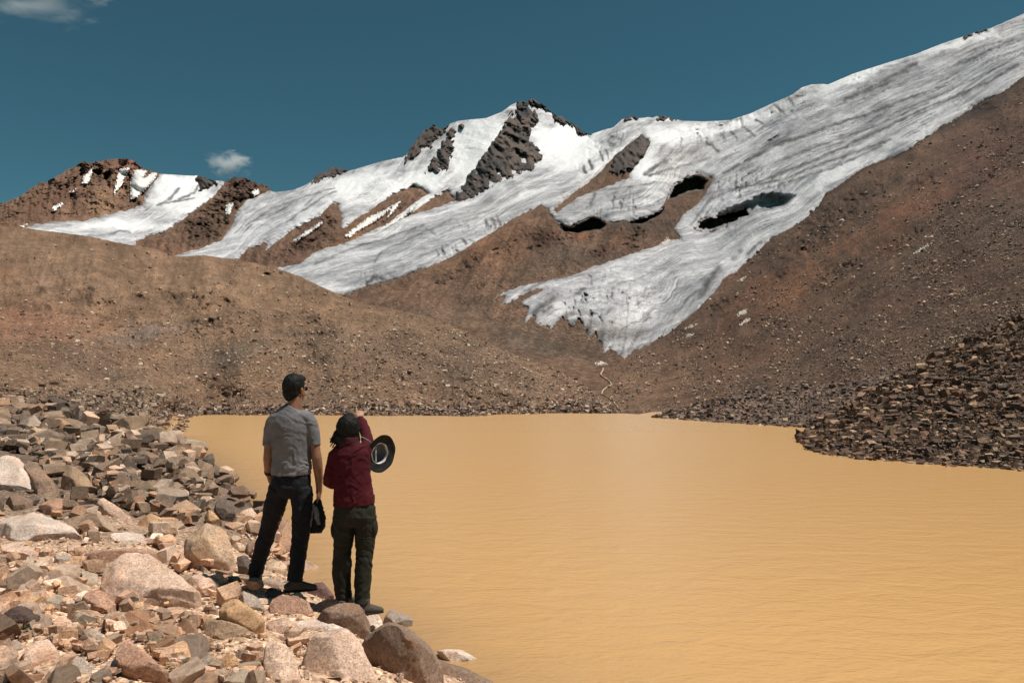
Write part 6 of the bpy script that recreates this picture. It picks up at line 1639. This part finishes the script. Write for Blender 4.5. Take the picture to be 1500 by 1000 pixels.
loft(bm, [(B(526, 664, 0), 0.062, 0.080), (B(535, 660, 0.03), 0.058, 0.064), (B(539, 650, 0.12), 0.052, 0.054), (B(537.5, 640, 0.24), 0.048, 0.050), (B(534, 628, 0.36), 0.043, 0.044), (B(530, 618, 0.46), 0.037, 0.038), (B(528.2, 614, 0.50), 0.035, 0.036)], 18)
finish(bm, 'fleece', M['maroon'], 0.0065, 2, folds(21, 0.013, (-0.6, 0.1, 0.9), 13), wom, OW)
# buff at the neck
bm = bmesh.new()
loft(bm, [(B(509, 642, 0.0), 0.078, 0.078), (B(510, 647, 0.0), 0.086, 0.084), (B(511, 652, 0.0), 0.086, 0.082)], 20)
finish(bm, 'neck_scarf', M['black'], 0.005, 1, crumple(8, 0.008), wom, OW)
# trousers
bm = bmesh.new()
loft(bm, [(B(519, 733), 0.150, 0.108), (B(519.5, 744), 0.172, 0.122), (B(519.5, 756), 0.178, 0.130), (B(519, 765), 0.160, 0.115), (B(519, 770), 0.10, 0.08)], 24)
for pts in ([(503.5, 756, 0, .090, .105), (503.5, 775, 0, .090, .098), (502.5, 796, 0, .078, .084), (501, 815, 0, .073, .078), (500.5, 835, 0, .078, .084), (501.5, 852, 0, .074, .080), (503, 868, 0, .066, .076), (503.5, 876, 0, .066, .084)],
            [(535.5, 756, 0, .092, .105), (535.5, 778, 0, .088, .096), (534.5, 798, -.005, .078, .084), (533.5, 816, -.01, .070, .078), (532, 838, -.02, .072, .080), (531, 858, -.03, .068, .076), (530.5, 874, -.04, .062, .074), (530.5, 884, -.045, .058, .078)]):
    loft(bm, [(B(x, y, d), r1, r2) for x, y, d, r1, r2 in pts], 20)
tr = finish(bm, 'trousers', M['olive'], 0.0065, 2, folds(31, 0.010, (0.4, 0.2, 1.0), 15), wom, OW)
for c_, s_ in ((B(548.5, 773, -0.01), 1), (B(489.5, 775, -0.01), -1)):
    bm = bmesh.new(); ball(bm, c_, 1, 0.026, 0.060, 0.075)
    finish(bm, 'pocket', M['olive'], 0.006, 1, folds(4, 0.006), wom, OW)
for c_ in (B(507, 825, -0.062), B(531, 826, -0.072)):
    bm = bmesh.new(); ball(bm, c_, 1, 0.050, 0.022, 0.085)
    finish(bm, 'knee_patch', M['grey_fab'] if False else M['olive'], 0.006, 1, folds(6, 0.005), wom, OW)
for ank, d in ((B(504, 872, 0.0), Vector((0.1, 1, 0))), (B(533, 883, -0.05), Vector((0.62, 0.70, -0.10)))):
    bm = bmesh.new(); boot(bm, ank, d, 0.26); b_o = finish(bm, 'boot', M['boot'], 0.005, 1, folds(2, 0.003), wom, OW)
    bm = bmesh.new(); sole(bm, ank, d); finish(bm, 'sole', M['black'], 0.005, 0, None, b_o)
    b_o.children[0].location = -OW

# ---- the hat hanging at the woman's arm, its inside facing back
hw = bpy.data.objects.new('sun_hat', None); COL.objects.link(hw)
HC = B(557.5, 664, 0.10); hw.location = HC
tag(hw, 'black wide brimmed sun hat with white sweatband hanging at the womans right arm', 'hat')
Rh = Matrix.Rotation(math.radians(50), 3, 'Z') @ Matrix.Rotation(math.radians(4), 3, 'X')
def lathe(prof, seg=48, wob=0.0, mat=None, name='x', thick=0.004, seed=0):
    """profile of (radius, depth along local +Y); opening faces local -Y"""
    V, Fc = [], []
    for (r, y) in prof:
        for k in range(seg):
            a = 2 * math.pi * k / seg
            w = 1 + wob * math.sin(2 * a + seed) * (r / 0.16) ; yy = y + wob * 0.12 * math.sin(2 * a + 1 + seed) * (r / 0.16) + 0.003 * math.sin(7 * a + r * 60)
            V.append(tuple(Rh @ Vector((r * math.cos(a) * w, yy, r * math.sin(a) * w))))
    for i in range(len(prof) - 1):
        for k in range(seg):
            Fc.append((i * seg + k, i * seg + (k + 1) % seg, (i + 1) * seg + (k + 1) % seg, (i + 1) * seg + k))
    me = mk_mesh(name, np.array(V), np.array(Fc), [mat], True)
    o = link(name, me, hw)
    md = o.modifiers.new('t', 'SOLIDIFY'); md.thickness = thick
    return o
lathe([(0.155, -0.012), (0.140, 0.000), (0.120, 0.006), (0.100, 0.008), (0.088, 0.010)], mat=M['black'], name='brim', wob=0.05)
lathe([(0.088, 0.010), (0.086, 0.04), (0.082, 0.075), (0.070, 0.098), (0.045, 0.108), (0.002, 0.110)], mat=M['grey_fab'], name='crown', wob=0.02)
lathe([(0.085, 0.006), (0.083, 0.022), (0.081, 0.030)], mat=M['lining'], name='sweatband', wob=0.03, thick=0.003)
bm = bmesh.new()
loft(bm, [(B(546, 650, 0.06), 0.003, 0.003), (B(540, 645, -0.02), 0.003, 0.003), (B(533, 641, -0.09), 0.003, 0.003), (B(527, 639, -0.11), 0.003, 0.003)], 8)
finish(bm, 'chin_cord', M['lining'], 0.003, 0, None, hw, HC)
bm = bmesh.new()
c0 = B(556, 664, 0.10)
loft(bm, [(HC + Rh @ Vector((-0.03, 0.03, 0.06)), 0.006, 0.006), (HC + Rh @ Vector((-0.04, 0.015, 0.0)), 0.005, 0.005), (HC + Rh @ Vector((-0.02, 0.03, -0.07)), 0.006, 0.006)], 8)
finish(bm, 'lining_tape', M['lining'], 0.003, 0, None, hw, HC)

# ------------------------------------------------------------------ small plants
def leaf_mat(name, c):
    t = NT(name); g = t.obj_coord(rnd=True); n = t.noise(g, 30, 3)
    return t.set(t.mix(1.0, c, t.ramp(n, [(0.3, 0.6), (0.7, 1.4)]), 'MULTIPLY'), 0.7, None, 0.3)
M['leaf'] = leaf_mat('grey_green_leaf', (0.13, 0.16, 0.08))
M['moss'] = leaf_mat('moss_green', (0.16, 0.17, 0.03))
M['dead'] = mat_cloth('dead_cushion', (0.085, 0.055, 0.045), 20, 0.95, 0.5, 0.02)
def leaves(c, n, rad, hgt, size, seed, spiky=False):
    r = np.random.default_rng(seed); V, Fc = [], []
    for k in range(n):
        a = r.uniform(0, 6.28); q = rad * math.sqrt(r.random())
        b = np.array([math.cos(a) * q, math.sin(a) * q, r.uniform(0, hgt) * (1 - 0.6 * q / rad)])
        u = np.array([math.cos(a), math.sin(a), 0.0]) + r.normal(0, 0.5, 3); u /= np.linalg.norm(u)
        w = np.cross(u, r.normal(size=3)); w /= np.linalg.norm(w)
        L = size * r.uniform(0.6, 1.4); W = L * (0.12 if spiky else 0.36)
        i = len(V)
        V += [b, b + u * L * 0.5 + w * W, b + u * L + np.array([0, 0, L * 0.15]), b + u * L * 0.5 - w * W]
        Fc.append((i, i + 1, i + 2, i + 3))
    return np.array(V), np.array(Fc)
def ground_at(px, py):
    d = float(hit_bank([px], [py])[0]); z, _ = bank_z(ray(px, py)[0] * d, d)
    return Vector((float(ray(px, py)[0] * d), d, float(z[0])))
g0 = ground_at(18, 922)
pl = bpy.data.objects.new('cushion_plant', None); COL.objects.link(pl); pl.location = g0
tag(pl, 'dark brown cushion plant with small grey green leaves at the left edge', 'plant')
bm = bmesh.new()
k_ = g0.y / F
for (dx, dy, r) in ((10, -22, 19), (30, -20, 10), (-4, -10, 15), (22, 4, 10), (16, -8, 16)):
    ball(bm, Vector((dx * k_, 0.02 * dy / 20, -dy * k_ * 0.75)), r * k_, 1.1, 1, 0.85)
finish(bm, 'cushion', M['dead'], 0.006, 1, lambda p, n: 0.018 * fbm(p * 30, 4, 0.7) + 0.006 * fbm(p * 120, 2), pl)
V, Fc = leaves(None, 900, 0.20, 0.10, 0.022, 5)
V[:, 1] -= 0.05
tag(link('leaf', mk_mesh('leaf', V, Fc, [M['leaf']], False), pl), kind='stuff')
for (px, py, rad, hgt, n, mat, lab, nm) in (
        (240, 950, 0.09, 0.07, 260, 'leaf', 'scruffy low green plant among the gravel near the bottom', 'low_plant'),
        (262, 985, 0.10, 0.07, 260, 'leaf', 'second scruffy green plant at the bottom edge left of the grey stone', 'low_plant'),
        (120, 738, 0.18, 0.06, 200, 'moss', 'yellow green moss clump between rocks right of the reddish angular rock', 'moss_clump'),
        (240, 652, 0.35, 0.20, 220, 'moss', 'bright yellow green tuft on top of the bank near the cove', 'moss_clump'),
        (318, 980, 0.05, 0.06, 120, 'leaf', 'tiny plant sprig beside the orange pink flat stone', 'low_plant')):
    g0 = ground_at(px, py)
    V, Fc = leaves(None, n, rad, hgt, rad * 0.22, px, True)
    o = link(nm, mk_mesh(nm, V, Fc, [M[mat]], False)); o.location = g0 + Vector((0, 0, 0.02))
    tag(o, lab, 'plant')

# ------------------------------------------------------------------ two small clouds, as real vapour
def cloud(name, px, py, D, w, h, dens, seed, label, thr=0.5):
    c = P1(px, py, D); sx = w * D / F / 2; sz = h * D / F / 2; sy = sx * 0.5
    m = bpy.data.materials.new(name); m.use_nodes = True; nt = m.node_tree
    for n in list(nt.nodes): nt.nodes.remove(n)
    out = nt.nodes.new('ShaderNodeOutputMaterial'); pv = nt.nodes.new('ShaderNodeVolumePrincipled')
    pv.inputs['Color'].default_value = (0.97, 0.97, 0.97, 1); pv.inputs['Anisotropy'].default_value = 0.2
    tc = nt.nodes.new('ShaderNodeTexCoord')
    ln = nt.nodes.new('ShaderNodeVectorMath'); ln.operation = 'LENGTH'; nt.links.new(tc.outputs['Object'], ln.inputs[0])
    nz = nt.nodes.new('ShaderNodeTexNoise'); nt.links.new(tc.outputs['Object'], nz.inputs['Vector'])
    nz.inputs['Scale'].default_value = 1.7; nz.inputs['Detail'].default_value = 6; nz.inputs['Roughness'].default_value = 0.62; nz.inputs['Distortion'].default_value = 0.6
    mp_ = nt.nodes.new('ShaderNodeMapping'); nt.links.new(tc.outputs['Object'], mp_.inputs[0]); mp_.inputs[1].default_value = (seed, seed * 2, 0); nt.links.new(mp_.outputs[0], nz.inputs['Vector'])
    def mt(op, a, b):
        x = nt.nodes.new('ShaderNodeMath'); x.operation = op
        for i, v in enumerate((a, b)):
            if isinstance(v, (int, float)): x.inputs[i].default_value = v
            else: nt.links.new(v, x.inputs[i])
        return x.outputs[0]
    s1 = mt('SUBTRACT', nz.outputs[0], mt('MULTIPLY', ln.outputs['Value'], 0.42))
    s2 = mt('MAXIMUM', mt('SUBTRACT', s1, thr - 0.26), 0.0)
    dn = mt('MULTIPLY', s2, dens / sx * 8)
    nt.links.new(dn, pv.inputs['Density']); nt.links.new(pv.outputs[0], out.inputs['Volume'])
    bm = bmesh.new(); bmesh.ops.create_icosphere(bm, subdivisions=3, radius=1.0)
    me = bpy.data.meshes.new(name); bm.to_mesh(me); bm.free(); me.materials.append(m)
    o = link(name, me); o.location = c; o.scale = (sx, sy, sz)
    tag(o, label, 'cloud')
cloud('cloud', 335, 240, 5200, 90, 60, 2.0, 3.0, 'small white puff of cloud over the snow ridge')
cloud('cloud', 55, 5, 5200, 260, 80, 0.8, 8.0, 'thin wispy cloud at the top left corner of the sky')
cloud('cloud', 145, -6, 5200, 70, 34, 0.8, 14.0, 'faint scrap of cloud at the top edge right of the wispy one')
